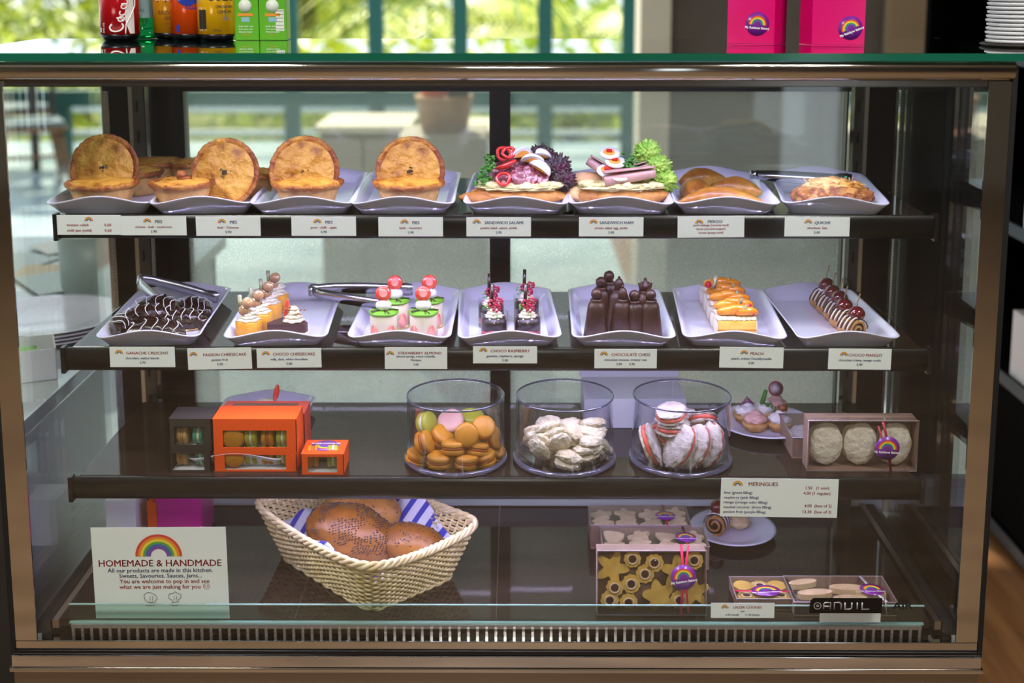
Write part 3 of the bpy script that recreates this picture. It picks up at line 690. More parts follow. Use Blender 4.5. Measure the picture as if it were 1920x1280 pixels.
def ring(loc, rot, r, parent, sz=.5, name='pepper_ring'):
    k = M(); k.tube([(r*math.cos(t*PI/12)*(1+.12*math.sin(3*t*PI/12)), r*math.sin(t*PI/12), 0) for t in range(24)], .0028, 7, closed=True); obj(name, k, pepper, parent, loc=loc, rot=rot)
ring((-.026, -.026, .044), (1.0, -.2, 0), .010, sw)
ring((-.026, .006, .079), (1.2, .4, 0), .010, sw)
ring((-.018, .004, .081), (.9, -.4, .3), .009, sw)
k = M(); k.tube([(-.036, -.008, .058), (-.022, -.014, .063), (-.006, -.012, .072)], [.003, .005, .0025], 8); obj('pepper_strip', k, pepper, sw)
leafy_bit((-.050, -.012, .060), .010, parsley, sw, 3); leafy_bit((-.056, -.014, .042), .012, parsley, sw, 9); leafy_bit((-.048, 0, .072), .008, parsley, sw, 14)
sw = thing('sandwich', 'open ham sandwich with round egg slices and bright green lettuce', 'sandwich', back(at(1163, 382, z=S1+TB)))
loaf_slice(sw, .075, .034, 3)
k = M(); k.blob((-.060, .004, .016), (.036, .020, .014), .12, 2.2, 3, seed=8, flat=.8); k.blob((-.050, .024, .03), (.03, .018, .018), .12, 2.2, 3, seed=9, flat=.8); obj('bread_tip', k, mat('baguette_pale', 'cf9e6a', .55, col2='e2b98a', ns=30, bump=.3), sw)
def hroll(loc, rot, L, r0, r1, parent, nm='ham_roll'):
    k = M()
    k.grid(lambda u, v: ((u-.5)*L, (r0+(r1-r0)*u)*(.35+.65*v)*math.cos(v*8.2), (r0+(r1-r0)*u)*(.35+.65*v)*math.sin(v*8.2)), 10, 40)
    obj(nm, k, ham, parent, loc=loc, rot=rot, solid=.0014)
hroll((.012, -.018, .047), (0.3, -.14, .10), .082, .016, .011, sw)
hroll((.024, .004, .052), (0, -.28, .3), .06, .012, .009, sw)
hroll((-.030, .008, .055), (0, .5, -.4), .05, .010, .012, sw)
for (x, y, z) in ((-.018, .012, .079), (-.010, .0, .067), (-.006, -.015, .050), (-.022, -.008, .054)):
    egg_slice((x, y, z), (.42, .06, 0), sw, .0185 if z < .06 else .0165)
curly((.068, .010, .034), (.024, .022, .020), grnlet, sw, 4)
curly((.058, .016, .056), (.024, .018, .022), grnlet, sw, 5)
curly((.044, .020, .078), (.022, .014, .022), grnlet, sw, 6)
leafy_bit((.012, .0, .066), .012, parsley, sw, 23); leafy_bit((.016, -.004, .056), .010, parsley, sw, 29)
# --- pierogi
pastry = mat('golden_pastry', '8c5018', .4, col2='c89038', ns=28, bump=.35, bs=60, lo=.35, hi=.7, coat=.2)
def pierogi(label, px, py, rz, L=.052, seed=0, z=0, sp=0):
    t = thing('pierogi', label, 'pastry', back(at(px, py, z=S1+TB+z), .023), rz); k = M()
    V, Fs = ico(4); vs = []
    for v in V:
        x = v.x*L; bend = -(v.x**2)*L*.35
        y = v.y*.022*(1-.45*v.x*v.x); zz_ = max(v.z, -.55)*.021*(1-.5*v.x*v.x)+.0115
        cr = .0022*math.sin(v.x*22)*max(0, 1-abs(v.z)*1.6)
        n_ = noise.noise(v*3+Vector((seed, 0, 0)))*.0016
        vs.append((x, y+bend+cr+n_, zz_+n_+abs(cr)*.4))
    k.add(vs, Fs); obj('pastry_shell', k, pastry, t)
    if sp:
        k = M(); rr = random.Random(seed)
        for i in range(sp): k.blob((rr.gauss(0, .006), rr.gauss(-.004, .003), .0225), (.0035, .0022, .0012), .4, 3, 2, seed=i)
        obj('seed_topping', k, mat('pumpkin_seed', '5a5a2a', .5), t)
pierogi('golden pierogi lying at the back of its tray', 1312, 350, .25, .045, 1)
pierogi('golden pierogi at the left edge of the tray, under the back one', 1300, 372, .9, .036, 4)
pierogi('golden pierogi with pumpkin seeds, in the middle of its tray', 1378, 368, -.35, .046, 2, sp=5)
pierogi('long glossy pierogi lying frontmost on its tray', 1350, 389, -.10, .066, 3)
# --- quiche
qc = thing('quiche', 'cheese topped quiche slice on the rightmost top shelf tray', 'quiche', back(at(1560, 385, z=S1+TB)))
k = M(); k.blob((0, 0, .016), (.062, .045, .020), .22, 2.6, 4, seed=2, flat=.8); obj('filling', k, mat('baked_filling', '8a4a28', .5, col2='d49a58', ns=70, bump=.8, bs=90, lo=.42, hi=.6), qc)
k = M(); k.blob((-.002, .004, .027), (.045, .034, .016), .30, 3.2, 4, seed=6, flat=.4)
for i in range(60):
    r_ = random.Random(i+90); k.tube([(p0 := Vector((r_.uniform(-.045, .04), r_.uniform(-.03, .02), .040-abs(r_.gauss(0, .006))))), p0+Vector((r_.gauss(0, .005), r_.gauss(0, .005), .002))], .0011, 5)
obj('melted_cheese', k, mat('melted_cheese', 'd9983c', .4, col2='efcf88', ns=40, bump=.4, bs=80), qc)
k = M()
for i in range(26):
    r_ = random.Random(i+7); a = r_.uniform(2.4, 7.4); k.blob((.056*math.cos(a), .038*math.sin(a), .010+r_.random()*.012), (.009, .007, .007), .35, 3, 2, seed=i)
obj('crumbly_edge', k, mat('brown_crumb', '7a3f22', .5, col2='b87440', ns=90), qc)
k = M()
for (a, b, c) in ((-.058, -.006, .018), (-.050, -.014, .022), (-.048, .006, .024)): k.tube([(a, b, c), (a+.01, b-.012, c-.006), (a+.024, b-.008, c)], [.007, .008, .005], 9)
obj('pastry_edge', k, pastry, qc)
# --- tongs
def tongs(label, p_end, p_a, p_b, w=.012, cat='tongs', grp=None, up=Vector((0, 0, 1))):
    """sprung strip bent at p_end with two arms whose tips are p_a and p_b"""
    t = thing('tongs', label, cat, p_end, group=grp); o = Vector(p_end)
    for tip in (p_a, p_b):
        d = Vector(tip)-o; L = d.length; dn = d.normalized(); other = (Vector(p_b) if tip is p_a else Vector(p_a))-o
        sd = (d-other); sd = (sd-dn*sd.dot(dn)).normalized(); wd = dn.cross(sd).normalized()
        k = M(); pts = []
        n = 18
        vs = []
        for i in range(n+1):
            q_ = i/n; c = dn*L*q_+sd*(.010*math.sin(min(1, q_*5)*PI/2)+.004*math.sin(q_*PI)); hw = w*(.5+.12*math.sin(q_*PI)) if q_ < .86 else w*.62*(1+.18*math.sin((q_-.86)*90))
            vs += [c+wd*hw, c-wd*hw]
        k.add(vs, [(2*i, 2*i+1, 2*i+3, 2*i+2) for i in range(n)]); obj('arm', k, mat('tong_steel', 'c4c4ca', .22, 1), t, solid=.0012)
    k = M(); a = Vector(p_a)-o; b = Vector(p_b)-o; dn = (a+b).normalized(); sd = (a-b); sd = (sd-dn*sd.dot(dn)).normalized(); wd = dn.cross(sd).normalized(); vs = []
    for i in range(11):
        q_ = PI*i/10; c = sd*.0105*math.cos(q_)-dn*.0105*math.sin(q_)+dn*.006; vs += [c+wd*w*.5, c-wd*w*.5]
    k.add(vs, [(2*i, 2*i+1, 2*i+3, 2*i+2) for i in range(10)]); obj('spring_bend', k, MATS['tong_steel'], t, solid=.0012)
tongs('steel tongs lying across the two rightmost trays of the top shelf', at(1412, 327, y=.25), at(1600, 337, y=.25), at(1585, 340, y=.16), .014)
# ------------------------------------------------------------------ middle shelf cakes
choc = mat('dark_chocolate', '200d09', .3, col2='301812', ns=30, bump=.2, bs=60, coat=.35)
chocm = mat('milk_chocolate', '2e1810', .42, col2='402418', ns=30, bump=.15, bs=50)
cream = mat('whipped_cream', 'efe6cf', .45, sss=.15, bump=.15, bs=80)
creamw = mat('white_cream', 'efe9ea', .4, sss=.15)
film = glass('acetate_film', (.97, .97, .98), boost=.6)
berry = mat('raspberry', '9c0f35', .3, col2='c21a4c', ns=120, coat=.4)
straw = mat('strawberry', 'c8281c', .3, col2='e05a44', ns=60, coat=.4)
strawi = mat('strawberry_flesh', 'd9685c', .4, col2='eaa59a', ns=60)
grape = mat('grape_slice', 'c8a470', .15, col2='9a6a5a', ns=30, coat=.6)
greenj = mat('green_marzipan', '6fae2a', .4); leafg = mat('leaf_green', '3f8a2c', .45)
B2 = S2+TB
def on2(px, py, dz=0, r=.021): return back(at(px, py, z=B2+dz), r)
# ganache crescents
def crescent(label, px, py, rz, L=.045, seed=0, dz=0):
    t = thing('ganache_crescent', label, 'biscuit', on2(px, py, dz), rz, 'ganache crescents'); k = M()
    V, Fs = ico(4); vs = []
    for v in V:
        ri = .0018*math.sin(v.x*16)
        n_ = noise.noise(v*4+Vector((seed*5, 0, 0)))*.0030
        x = v.x*L; y = v.y*.021*(1-.35*v.x*v.x)-(v.x**2)*L*.45
        vs.append((x, y+ri+n_, max(v.z, -.5)*.021*(1-.35*v.x*v.x)+.0105+ri+n_))
    k.add(vs, Fs); obj('chocolate_shell', k, choc, t)
    k = M()
    for j in range(5):
        x = (-.7+.34*j)*L; pts = []
        for q_ in range(9):
            a = PI*(.12+.76*q_/8); xx = x+.004*math.sin(q_*1.1+seed)
            f = 1-.35*(xx/L)**2; pts.append((xx, .0222*f*math.cos(a)-(xx/L)**2*L*.45, .0113+.0222*f*math.sin(a)))
        k.tube(pts, .0007, 5)
    obj('icing_drizzle', k, creamw, t)
    k = M(); k.blob((.002, -.006, .0015), (L*.8, .016, .0022), .1, 3, 3, seed=seed); obj('biscuit_base', k, mat('walnut_biscuit', 'b98a58', .7, col2='dcb98a', ns=90), t)
for a in (('chocolate crescent with white drizzle at the front left of its tray', 233, 624, 1.2, .038, 1), ('long chocolate crescent lying frontmost on its tray', 292, 640, -.02, .052, 2), ('chocolate crescent with a bold drizzle on the right of its tray', 345, 615, .3, .040, 3), ('chocolate crescent piled in the middle of the heap', 278, 606, .35, .046, 4, .010), ('chocolate crescent lying across the top of the heap', 305, 590, -.3, .046, 5, .016), ('chocolate crescent at the back right of the heap', 368, 592, -.25, .038, 6)): crescent(*a)
tongs('open steel tongs resting on the ganache crescent tray', at(264, 523, y=.29), at(322, 572, z=B2+.025), at(408, 562, z=B2+.008), .015)
tongs('steel tongs reaching from the cheesecake tray to the strawberry cakes', at(584, 543, y=.27), at(772, 546, y=.26), at(738, 569, z=B2+.03), .016)
def rosette(k, c, r, h, m=0, turns=3, n=7):
    """piped cream: stacked star rings"""
    for i in range(turns):
        f = 1-i/turns*.75; rr = r*f; z = c[2]+h*i/turns
        k.lathe([(0.0003, 0), (rr*.8, 0), (rr, h/turns*.5), (rr*.75, h/turns*1.05), (0.0003, h/turns*1.15)], 35, m, (c[0], c[1], z), fn=lambda a_, zz_, a, j, i=i: (a_*(1+.13*math.sin(n*a+i*1.2+zz_*300)), zz_))
def disc_obj(name, c, r, th, m_, parent, rot, rim=None):
    k = M(); k.lathe([(0.0002, th/2), (r*.86, th/2), (r, 0), (r*.86, -th/2), (0.0002, -th/2)], 22); return obj(name, k, m_, parent, loc=c, rot=rot)
orangej = mat('passion_mousse', 'e89a2c', .35, col2='f0b040', ns=20, coat=.2)
def cup(label, px, py):
    t = thing('cheesecake_cup', label, 'cake', on2(px, py), group='passion cheesecakes'); r = .0205
    k = M(); k.lathe([(0, 0), (r, 0), (r, .004), (0, .004)], 30); obj('sponge_base', k, mat('biscuit_base', 'd9b98a', .7, col2='b8905a', ns=150), t)
    k = M(); k.lathe([(0, .004), (r*1.0, .0041), (r*1.0, .029), (r*.9, .031), (0, .031)], 30); obj('mousse', k, orangej, t)
    k = M(); rosette(k, (0, 0, .030), .0185, .012); rosette(k, (.006, .004, .040), .009, .008, turns=2); obj('cream', k, cream, t)
    for i, (x, z) in enumerate(((-.006, .050), (.0, .062))): disc_obj('grape_slice', (x, -.004-i*.001, z-.002), .0088, .003, grape, t, (1.2, .15*i, 0))
    k = M(); k.tube([(-.012, .002, .048), (-.014, .003, .070)], .0034, 8); obj('fruit_stick', k, mat('pale_fruit', 'c8c8a0', .4, col2='6a6a4a', ns=90), t)
for a in (('orange passion cheesecake cup at the back end of the row', 519, 583), ('orange passion cheesecake cup third from the front', 506, 601), ('orange passion cheesecake cup second from the front', 488, 619), ('orange passion cheesecake cup frontmost on its tray', 465, 638)): cup(*a)
t = thing('cheesecake_slice', 'two tone chocolate cheesecake wedge topped with cream and a strawberry sliver', 'cake', on2(537, 641, 0, .003))
tri = [(-.028, -.002), (.030, -.002), (.033, .008), (.005, .060), (-.002, .060), (-.031, .006)]
k = M(); k.prism(tri, 0, .0022); obj('biscuit_base', k, chocm, t, bevel=.0008)
k = M(); k.prism(tri, .0023, .0155); obj('white_layer', k, mat('ivory_mousse', 'e8dcb6', .5), t, bevel=.001)
k = M(); k.prism(tri, .0155, .029); obj('chocolate_layer', k, mat('cocoa_mousse', '4a2a24', .5), t, bevel=.0012)
k = M(); rosette(k, (.010, .014, .029), .017, .024, 0, 4); obj('cream', k, cream, t)
k = M(); k.blob((-.006, .012, .046), (.0045, .003, .020), .1, 2, 3); obj('strawberry_sliver', k, straw, t, rot=(0, .12, 0))
k = M()
for i in range(18):
    r_ = random.Random(i); k.blob((.012+r_.gauss(0, .007), .008+r_.gauss(0, .003), .048+r_.gauss(0, .005)), (.002, .0016, .0016), .3, 3, 2, seed=i)
obj('nut_crumbs', k, mat('nut_crumb', 'a8743c', .6), t)
# strawberry almond
def strawberry_cake(label, px, py, half=True):
    t = thing('strawberry_cake', label, 'cake', on2(px, py), group='strawberry almond cakes'); r = .0215
    k = M(); k.lathe([(0, 0), (r, 0), (r, .005), (0, .005)], 30); obj('sponge_base', k, mat('almond_sponge', 'd9bf7a', .7), t)
    k = M(); k.lathe([(0, .005), (r, .0051), (r, .040), (r*.96, .042), (0, .042)], 30); obj('cream_body', k, mat('chantilly', 'ece2c8', .4, sss=.1), t)
    for a in (-2.25, -.9, .6, 2.3):
        k = M(); n = 14; vs = [(0, -.0008, 0)]
        P_ = [(.0085*math.sin(2*PI*i/n)*(1 if math.cos(2*PI*i/n) < 0 else .8), .0135+.0125*-math.cos(2*PI*i/n)*(-1)) for i in range(n)]
        pts = []
        for (u, z) in P_:
            an = a+u/r; pts.append(((r+.0005)*math.cos(an), (r+.0005)*math.sin(an), z+.001))
        k.add([((r+.0016)*math.cos(a), (r+.0016)*math.sin(a), .013)]+pts, [(0, 1+i, 1+(i+1) % n) for i in range(n)]); obj('strawberry_half', k, strawi, t, solid=.0008)
    k = M(); k.lathe([(0, .042), (r*1.08, .0422), (r*1.1, .0445), (r*.9, .047), (0, .0475)], 30, fn=lambda a_, z, a, i: (a_*(1+.03*math.sin(5*a)), z)); obj('marzipan_lid', k, greenj, t)
    k = M()
    for i in range(5): k.tube([(r*1.1*math.cos(i*1.3), r*1.1*math.sin(i*1.3), .0475), (0, 0, .0485), (-r*math.cos(i*1.3+.5), -r*math.sin(i*1.3+.5), .0475)], .0009, 5)
    obj('chocolate_drizzle', k, choc, t)
    k = M(); k.blob((0, 0, .055), (.0125, .0115, .0095), .06, 2, 3); k.blob((0, 0, .062), (.008, .008, .006), .06, 2, 3); obj('cream_dollop', k, creamw, t)
    e = disc_obj('strawberry_slice', (0, -.002, .074), .0125, .004, straw, t, (1.25, 0, 0))
    k = M(); k.lathe([(0.0002, .0026), (.005, .0024), (.0075, .0019)], 16); obj('flesh_spot', k, strawi, e)
for a in (('strawberry topped cream cake at the back left of its tray', 742, 612), ('strawberry topped cream cake at the back right of its tray', 806, 611), ('strawberry topped cream cake at the front left under the tongs', 718, 641), ('strawberry topped cream cake at the front right of its tray', 794, 637)): strawberry_cake(*a)
# choco raspberry
def raspberry_cake(label, px, py):
    t = thing('raspberry_cake', label, 'cake', on2(px, py), group='chocolate raspberry cakes'); r = .0205
    k = M(); k.lathe([(0, 0), (r, 0), (r, .007), (0, .007)], 30); obj('chocolate_sponge', k, choc, t)
    k = M(); k.lathe([(0, .007), (r, .0071), (r, .017), (0, .017)], 30, fn=lambda a_, z, a, i: (a_, z+(.002*math.sin(3*a) if i == 2 else 0))); obj('raspberry_layer', k, mat('raspberry_cream', 'c2506a', .4), t)
    k = M(); k.lathe([(0, .015), (r*.995, .0165), (r*.995, .036), (0, .036)], 30); obj('ganache', k, choc, t)
    k = M(); k.lathe([(r+.0008, 0), (r+.0008, .045)], 36, caps=False); obj('film_collar', k, film, t, solid=.0003)
    k = M(); rosette(k, (0, 0, .036), .015, .013, 0, 3); obj('cream', k, cream, t)
    k = M()
    for j, (x, y, z) in enumerate(((.004, -.006, .052), (.007, .004, .060), (-.003, .002, .057))):
        for i in range(16):
            a = i*2.4; h = i/16*2-1; q_ = math.sqrt(max(0, 1-h*h)); k.blob((x+.0062*q_*math.cos(a), y+.0062*q_*math.sin(a), z+.0062*h), (.0022,)*3, 0, 1, 1)
    obj('raspberry', k, berry, t)
    k = M(); k.tube([(-.004, .006, .045), (-.003, .008, .086)], .0028, 6); obj('chocolate_stick', k, choc, t)
    leafy_bit((-.010, .002, .052), .006, mat('mint', '7ab84a', .5), t, int(px), 8, 'mint_leaf'); leafy_bit((.004, -.014, .041), .004, MATS['mint'], t, int(px)+3, 5, 'mint_leaf')
for a in (('chocolate raspberry cake at the back left of its tray', 921, 611), ('chocolate raspberry cake at the back right with a tall chocolate stick', 987, 602), ('chocolate raspberry cake at the front left of its tray', 926, 644), ('chocolate raspberry cake at the front right of its tray', 989, 638)): raspberry_cake(*a)
# chess pieces
def chess(label, px, py, seed=0, h=.082, kind=0):
    L_ = at(px, py, z=B2+h); t = thing('chocolate_chess_piece', label, 'chocolate', (L_.x, max(L_.y, .094), B2), seed*1.3, 'chocolate chess pieces')
    k = M(); hh = h/.082
    pr = [(0, 0), (.0205, 0), (.0195, .010), (.0180, .025), (.0165, .040), (.0150, .052), (.0125, .058), (.0095, .061), (.0105, .063), (.0085, .0645)]
    k.lathe([(a, b*hh) for a, b in pr], 30, fn=lambda r, z, a, i: (r*(1+.07*math.sin(4*a+seed+z*20)+.05*noise.noise(Vector((math.cos(a), math.sin(a), z*30+seed)))), z)); obj('robe', k, chocm, t)
    k = M()
    if kind == 0: k.blob((0, 0, .072*hh), (.0088, .0088, .0092), .08, 2, 3, seed=seed)
    elif kind == 1:
        k.lathe([(0, .063*hh), (.009, .063*hh), (.0112, .072*hh), (.010, .074*hh), (.004, .077*hh), (.0022, .080*hh), (.0028, .082*hh), (0, .084*hh)], 20)
        for i in range(6): k.blob((.010*math.cos(i*PI/3), .010*math.sin(i*PI/3), .074*hh), (.002, .002, .002), 0, 1, 1)
    else: k.blob((0, 0, .071*hh), (.008, .0075, .012), .06, 2, 3, seed=seed); k.blob((0, 0, .084*hh), (.0022,)*3, 0, 1, 2)
    obj('head', k, chocm, t)
for a in (('tallest chocolate chess pawn at the very back of the group', 1142, 505, 1, .092, 0), ('chocolate chess piece at the back left of the group', 1127, 517, 2, .086, 0), ('slim chocolate chess piece just right of the tallest pawn', 1161, 522, 3, .084, 2), ('crowned chocolate chess piece at the back right', 1210, 522, 4, .088, 1), ('chocolate chess pawn at the front left corner of the group', 1120, 545, 5, .083, 0), ('pointed chocolate chess bishop in the middle of the group', 1168, 540, 6, .083, 2), ('chocolate chess piece front and right of the middle bishop', 1192, 549, 7, .080, 0), ('chocolate chess pawn at the front right corner of the group', 1222, 546, 8, .081, 0)): chess(*a)
# peach row
peach = mat('peach_segment', 'ee8a1c', .18, col2='f7b040', ns=40, coat=.6, sss=.15)
def peach_slice(label, px, py, seed):
    t = thing('peach_slice', label, 'cake', on2(px, py, 0, .002), .02, 'peach cake slices'); r_ = random.Random(seed); D = .034
    k = M(); k.rbox((0, D/2, .0145), (.060, D, .029), .003); obj('sponge', k, mat('yellow_sponge', 'e8b23c', .5, col2='f2cc66', ns=50, bump=.2, lo=.3, hi=.6), t)
    k = M(); k.rbox((0, D/2, .0145), (.0606, D+.0006, .003), .001); obj('cream_layer', k, mat('caramel_line', 'b87420', .5), t)
    k = M()
    for i in range(8): k.blob((-.027+.0077*i, D/2, .031), (.0065, .016, .0042), .15, 2, 3, seed=seed*9+i)
    for sx in (-1, 1): k.blob((sx*.031, D/2, .018), (.003, .016, .014), .15, 2, 3, seed=seed*5+sx)
    obj('cream', k, cream, t)
    for j in range(3):
        k = M(); c = Vector((-.012+.014*j, D*.4+r_.uniform(-.004, .004), .040+.003*(j % 2))); pts = []
        for i in range(11):
            a = PI*i/10; pts.append(c+Vector((-.017*math.cos(a), -.002*math.sin(a), .006*math.sin(a)-.003)))
        k.tube(pts, [.0012+.0062*math.sin(PI*i/10)**.6 for i in range(11)], 9, sz=1); obj('peach_segment', k, peach, t)
    k = M(); k.blob((.026, .010, .040), (.005, .005, .0045), .25, 3, 2, seed=seed); obj('redcurrant', k, mat('red_jelly', 'c00c2c', .15, coat=.6), t)
    k = M(); k.tube([(.012, .008, .044), (.014, .006, .054)], .0022, 6); obj('fruit_stick', k, MATS['pale_fruit'], t)
    k = M(); k.bx(-.0325, -.032, 0, D, .001, .040); k.bx(.032, .0325, 0, D, .001, .040); obj('film_collar', k, film, t)
for i, l_ in enumerate(('foremost', 'second from the front', 'third from the front', 'fourth from the front', 'rearmost')):
    f = i/4; peach_slice('peach topped sponge slice, %s in its row' % l_, 1382-30*f, 636-58*f, i)
k = thing('garnish', 'pale fruit stick and redcurrant standing on the rearmost peach slice', 'garnish', at(1338, 540, y=.22)); b = M(); b.tube([(0, 0, 0), (.004, 0, .022)], .0035, 7); obj('fruit_stick', b, MATS['pale_fruit'], k); b = M(); b.blob((-.009, 0, .006), (.006, .006, .006), .1, 2, 2); obj('redcurrant', b, MATS['red_jelly'], k)
# mango rolls with cherries
rollm = mat('rolled_sponge', 'a8703a', .5, col2='c99858', ns=60, bump=.3)
cherry = mat('dark_cherry', '4a0d14', .12, col2='6e1a1e', ns=20, coat=.8)
def spiral_roll(t, r, L, ax=(0, 0, 0)):
    T = R(*ax)
    k = M(); k.grid(lambda u, v: ((u-.5)*L, (r*(.25+.75*v))*math.cos(v*11), (r*(.25+.75*v))*math.sin(v*11)+r), 6, 60, T=T); o = obj('rolled_sponge', k, rollm, t, solid=.0035)
    k = M(); k.lathe([(0, -L*.46), (r*.86, -L*.46), (r*.86, L*.46), (0, L*.46)], 26, T=T @ R(0, PI/2, 0, (0, 0, r))); obj('chocolate_filling', k, chocm, t)
    k = M()
    for j in range(7):
        x = (-.42+.14*j)*L; k.tube([T @ Vector((x+.0015*math.sin(q_), (r*1.08)*math.cos(PI*q_/10), (r*1.08)*math.sin(PI*q_/10)+r)) for q_ in range(11)], .0012 if j % 2 else .0009, 5, m=j % 2)
    obj('icing_drizzle', k, [choc, creamw], t)
def mango_roll(label, px, py, cx_, cy_):
    base = on2(px, py); t = thing('mango_roll', label, 'cake', base, -1.15, 'cherry topped rolls'); r = .0165
    spiral_roll(t, r, .034)
    loc = at(cx_, cy_, y=base.y+.006)-base; loc = Euler((0, 0, 1.15)).to_matrix() @ loc
    k = M(); k.blob((loc.x*.8, loc.y*.8, loc.z-.011), (.0125, .0125, .009), .06, 2, 3); obj('cream_dollop', k, creamw, t)
    k = M(); k.blob(loc, (.0135, .0135, .0128), .03, 1.5, 4, seed=int(px)); obj('cherry', k, cherry, t)
    k = M(); p = loc; k.tube([(p.x, p.y, p.z+.010), (p.x+.003, p.y-.002, p.z+.020), (p.x+.002, p.y+.004, p.z+.034)], [.0011, .0008, .0013], 6); obj('cherry_stem', k, mat('cherry_stem', '8a7a3a', .5), t)
for a in (('chocolate drizzled roll at the back of the row with the tallest cherry stem', 1543, 580, 1549, 534), ('chocolate drizzled roll second from the back', 1556, 592, 1561, 548), ('chocolate drizzled roll in the middle of its row', 1569, 604, 1574, 559), ('chocolate drizzled roll second from the front', 1581, 617, 1583, 574), ('chocolate drizzled roll frontmost under the biggest cherry', 1597, 633, 1606, 589)): mango_roll(*a)
# ------------------------------------------------------------------ lowest shelf
B3 = S3+.0005
kraft = mat('kraft_card', '8d7262', .7, col2='9a7e6c', ns=30)
orange_c = mat('orange_card', 'e0500e', .45); redc = mat('coral_card', 'cf4838', .45); greyc = mat('charcoal_card', '2c2723', .6)
whitec = mat('white_card', 'd6d8dd', .5)
mac_o = mat('orange_macaron', 'b4740a', .5, col2='c88a18', ns=20); mac_of = mat('orange_filling', 'b8641a', .5)
mac_g = mat('green_macaron', '94961e', .5, col2='a8a838', ns=20); mac_gf = mat('ivory_filling', 'e8e4c0', .5)
mac_b = mat('beige_macaron', 'c4a068', .5, col2='b48c54', ns=30); mac_t = mat('turquoise_macaron', '1f9c84', .45); mac_p = mat('pink_macaron', 'c49484', .5, col2='d0a494', ns=30)
def mac_shape(t, a, b, r=.0195, h=.0215):
    k = M(); k.lathe([(0, 0), (r*.80, 0), (r*.96, h*.10), (r, h*.24), (r*.985, h*.30), (r*1.01, h*.33), (r*.93, h*.37), (0, h*.38)], 26); o1 = obj('shell', k, a, t)
    k = M(); k.lathe([(0, h*.38), (r*.90, h*.38), (r*.93, h*.5), (r*.90, h*.62), (0, h*.62)], 22); obj('filling', k, b, t)
    k = M(); k.lathe([(0, h*.62), (r*.93, h*.63), (r*1.01, h*.67), (r*.985, h*.70), (r, h*.76), (r*.94, h*.90), (r*.74, h*.985), (0, h)], 26); obj('shell', k, a, t)
MC = {}
def macaron(kind, label, loc, rot, s=1, grp='macarons'):
    if kind not in MC:
        t = thing('macaron', label, 'macaron', group=grp); a, b = {'o': (mac_o, mac_of), 'g': (mac_g, mac_gf), 'b': (mac_b, mac_b), 't': (mac_t, mac_gf), 'p': (mac_p, mac_p)}[kind]
        mac_shape(t, a, b); MC[kind] = t; r = t
        r.location = loc; r.rotation_euler = rot; r.scale = (s, s, s); return r
    r = dup(MC[kind], loc, 0, label, grp, s=s); r.rotation_euler = rot; return r
def jar(label, pxl, pxr, pyb, pyt, name='glass_jar'):
    a = at(pxl, pyb-25, z=S3); b = at(pxr, pyb-25, z=S3); r = .0805; cx_ = at((pxl+pxr)/2, pyb-24, z=S3).x; cy_ = .132
    h = .109
    t = thing(name, label, 'jar', (cx_, cy_, S3+.0003))
    k = M(); k.lathe([(0, 0), (r*1.0, 0), (r*1.025, .004), (r*1.02, .010), (r*.985, .016), (r*.98, h-.003), (r*.99, h), (r*.96, h), (r*.945, h-.003), (r*.94, .020), (r*.9, .013), (0, .012)], 72)
    obj('glass_body', k, glass('jar_glass', (.93, .94, .965), boost=1.5, base=.05), t)
    k = M(); k.tube([(r*.975*math.cos(i*PI/36), r*.975*math.sin(i*PI/36), h) for i in range(72)], .0015, 6, closed=True); obj('glass_rim', k, mat('rim_glass', '50506a', .1, coat=1, spec=1, trans=.6), t)
    k = M(); k.tube([(r*.995*math.cos(i*PI/36), r*.995*math.sin(i*PI/36), .005) for i in range(72)], .0045, 8, closed=True); obj('glass_foot', k, mat('foot_glass', '9a9ab8', .12, coat=1, spec=1, trans=.8), t)
    return t, cx_, cy_
j1, jx, jy = jar('large open glass jar filled with orange macarons', 760, 945, 903, 757)
def inj(px, py, y): return at(px, py, y=y)
L1 = 'orange macaron in the leftmost glass jar'
rows = [(533, 0, 0)]
def macj(px, py, y, rx, ry, kind='o', s=1, lab=L1):
    c = at(px, py, y=y); e = Euler((rx, ry, 0)); n = e.to_matrix() @ Vector((0, 0, .0107*s)); macaron(kind, lab, c-n, e, s, 'macarons in the leftmost jar' if lab == L1 else 'odd coloured macarons in the leftmost jar')
for a in ((823, 862, .085, .05, .05), (875, 864, .085, -.05, .02), (907, 858, .100, .1, -.12), (784, 856, .110, .1, .25), (850, 838, .092, -.15, .0), (894, 841, .10, -.25, .15), (796, 830, .100, .2, 1.15), (828, 818, .125, .35, .6), (875, 815, .095, 1.25, .15), (906, 802, .115, .9, .3), (924, 822, .13, .3, 1.3), (925, 845, .135, .2, .5), (848, 868, .13, 0, 0), (800, 860, .15, 0, 0), (895, 868, .15, .1, 0), (850, 845, .15, .3, .2), (814, 840, .15, .2, .3), (880, 838, .16, .1, .1), (856, 826, .15, .4, -.3)): macj(*a)
macj(800, 794, .14, .5, 1.2, 'g', 1, 'green macaron standing on edge at the left of the orange macarons'); macj(884, 786, .17, .2, .1, 'g', 1.1, 'lime green macaron at the back of the leftmost jar'); macj(846, 793, .15, .6, -.2, 'p', 1.15, 'pale pink macaron at the back of the leftmost jar')
mer = mat('meringue', 'd2c39c', .75, col2='e4d8b8', ns=50, bump=.9, bs=90, sss=.1); merw = mat('white_meringue', 'cfc4bc', .75, col2='ddd4cc', ns=50, bump=1.0, bs=70, sss=.1)
pinkf = mat('pink_filling', 'd05a4a', .45)
j2, jx, jy = jar('glass jar of small cream meringues, in the middle of the three jars', 973, 1147, 903, 757)
k0 = None
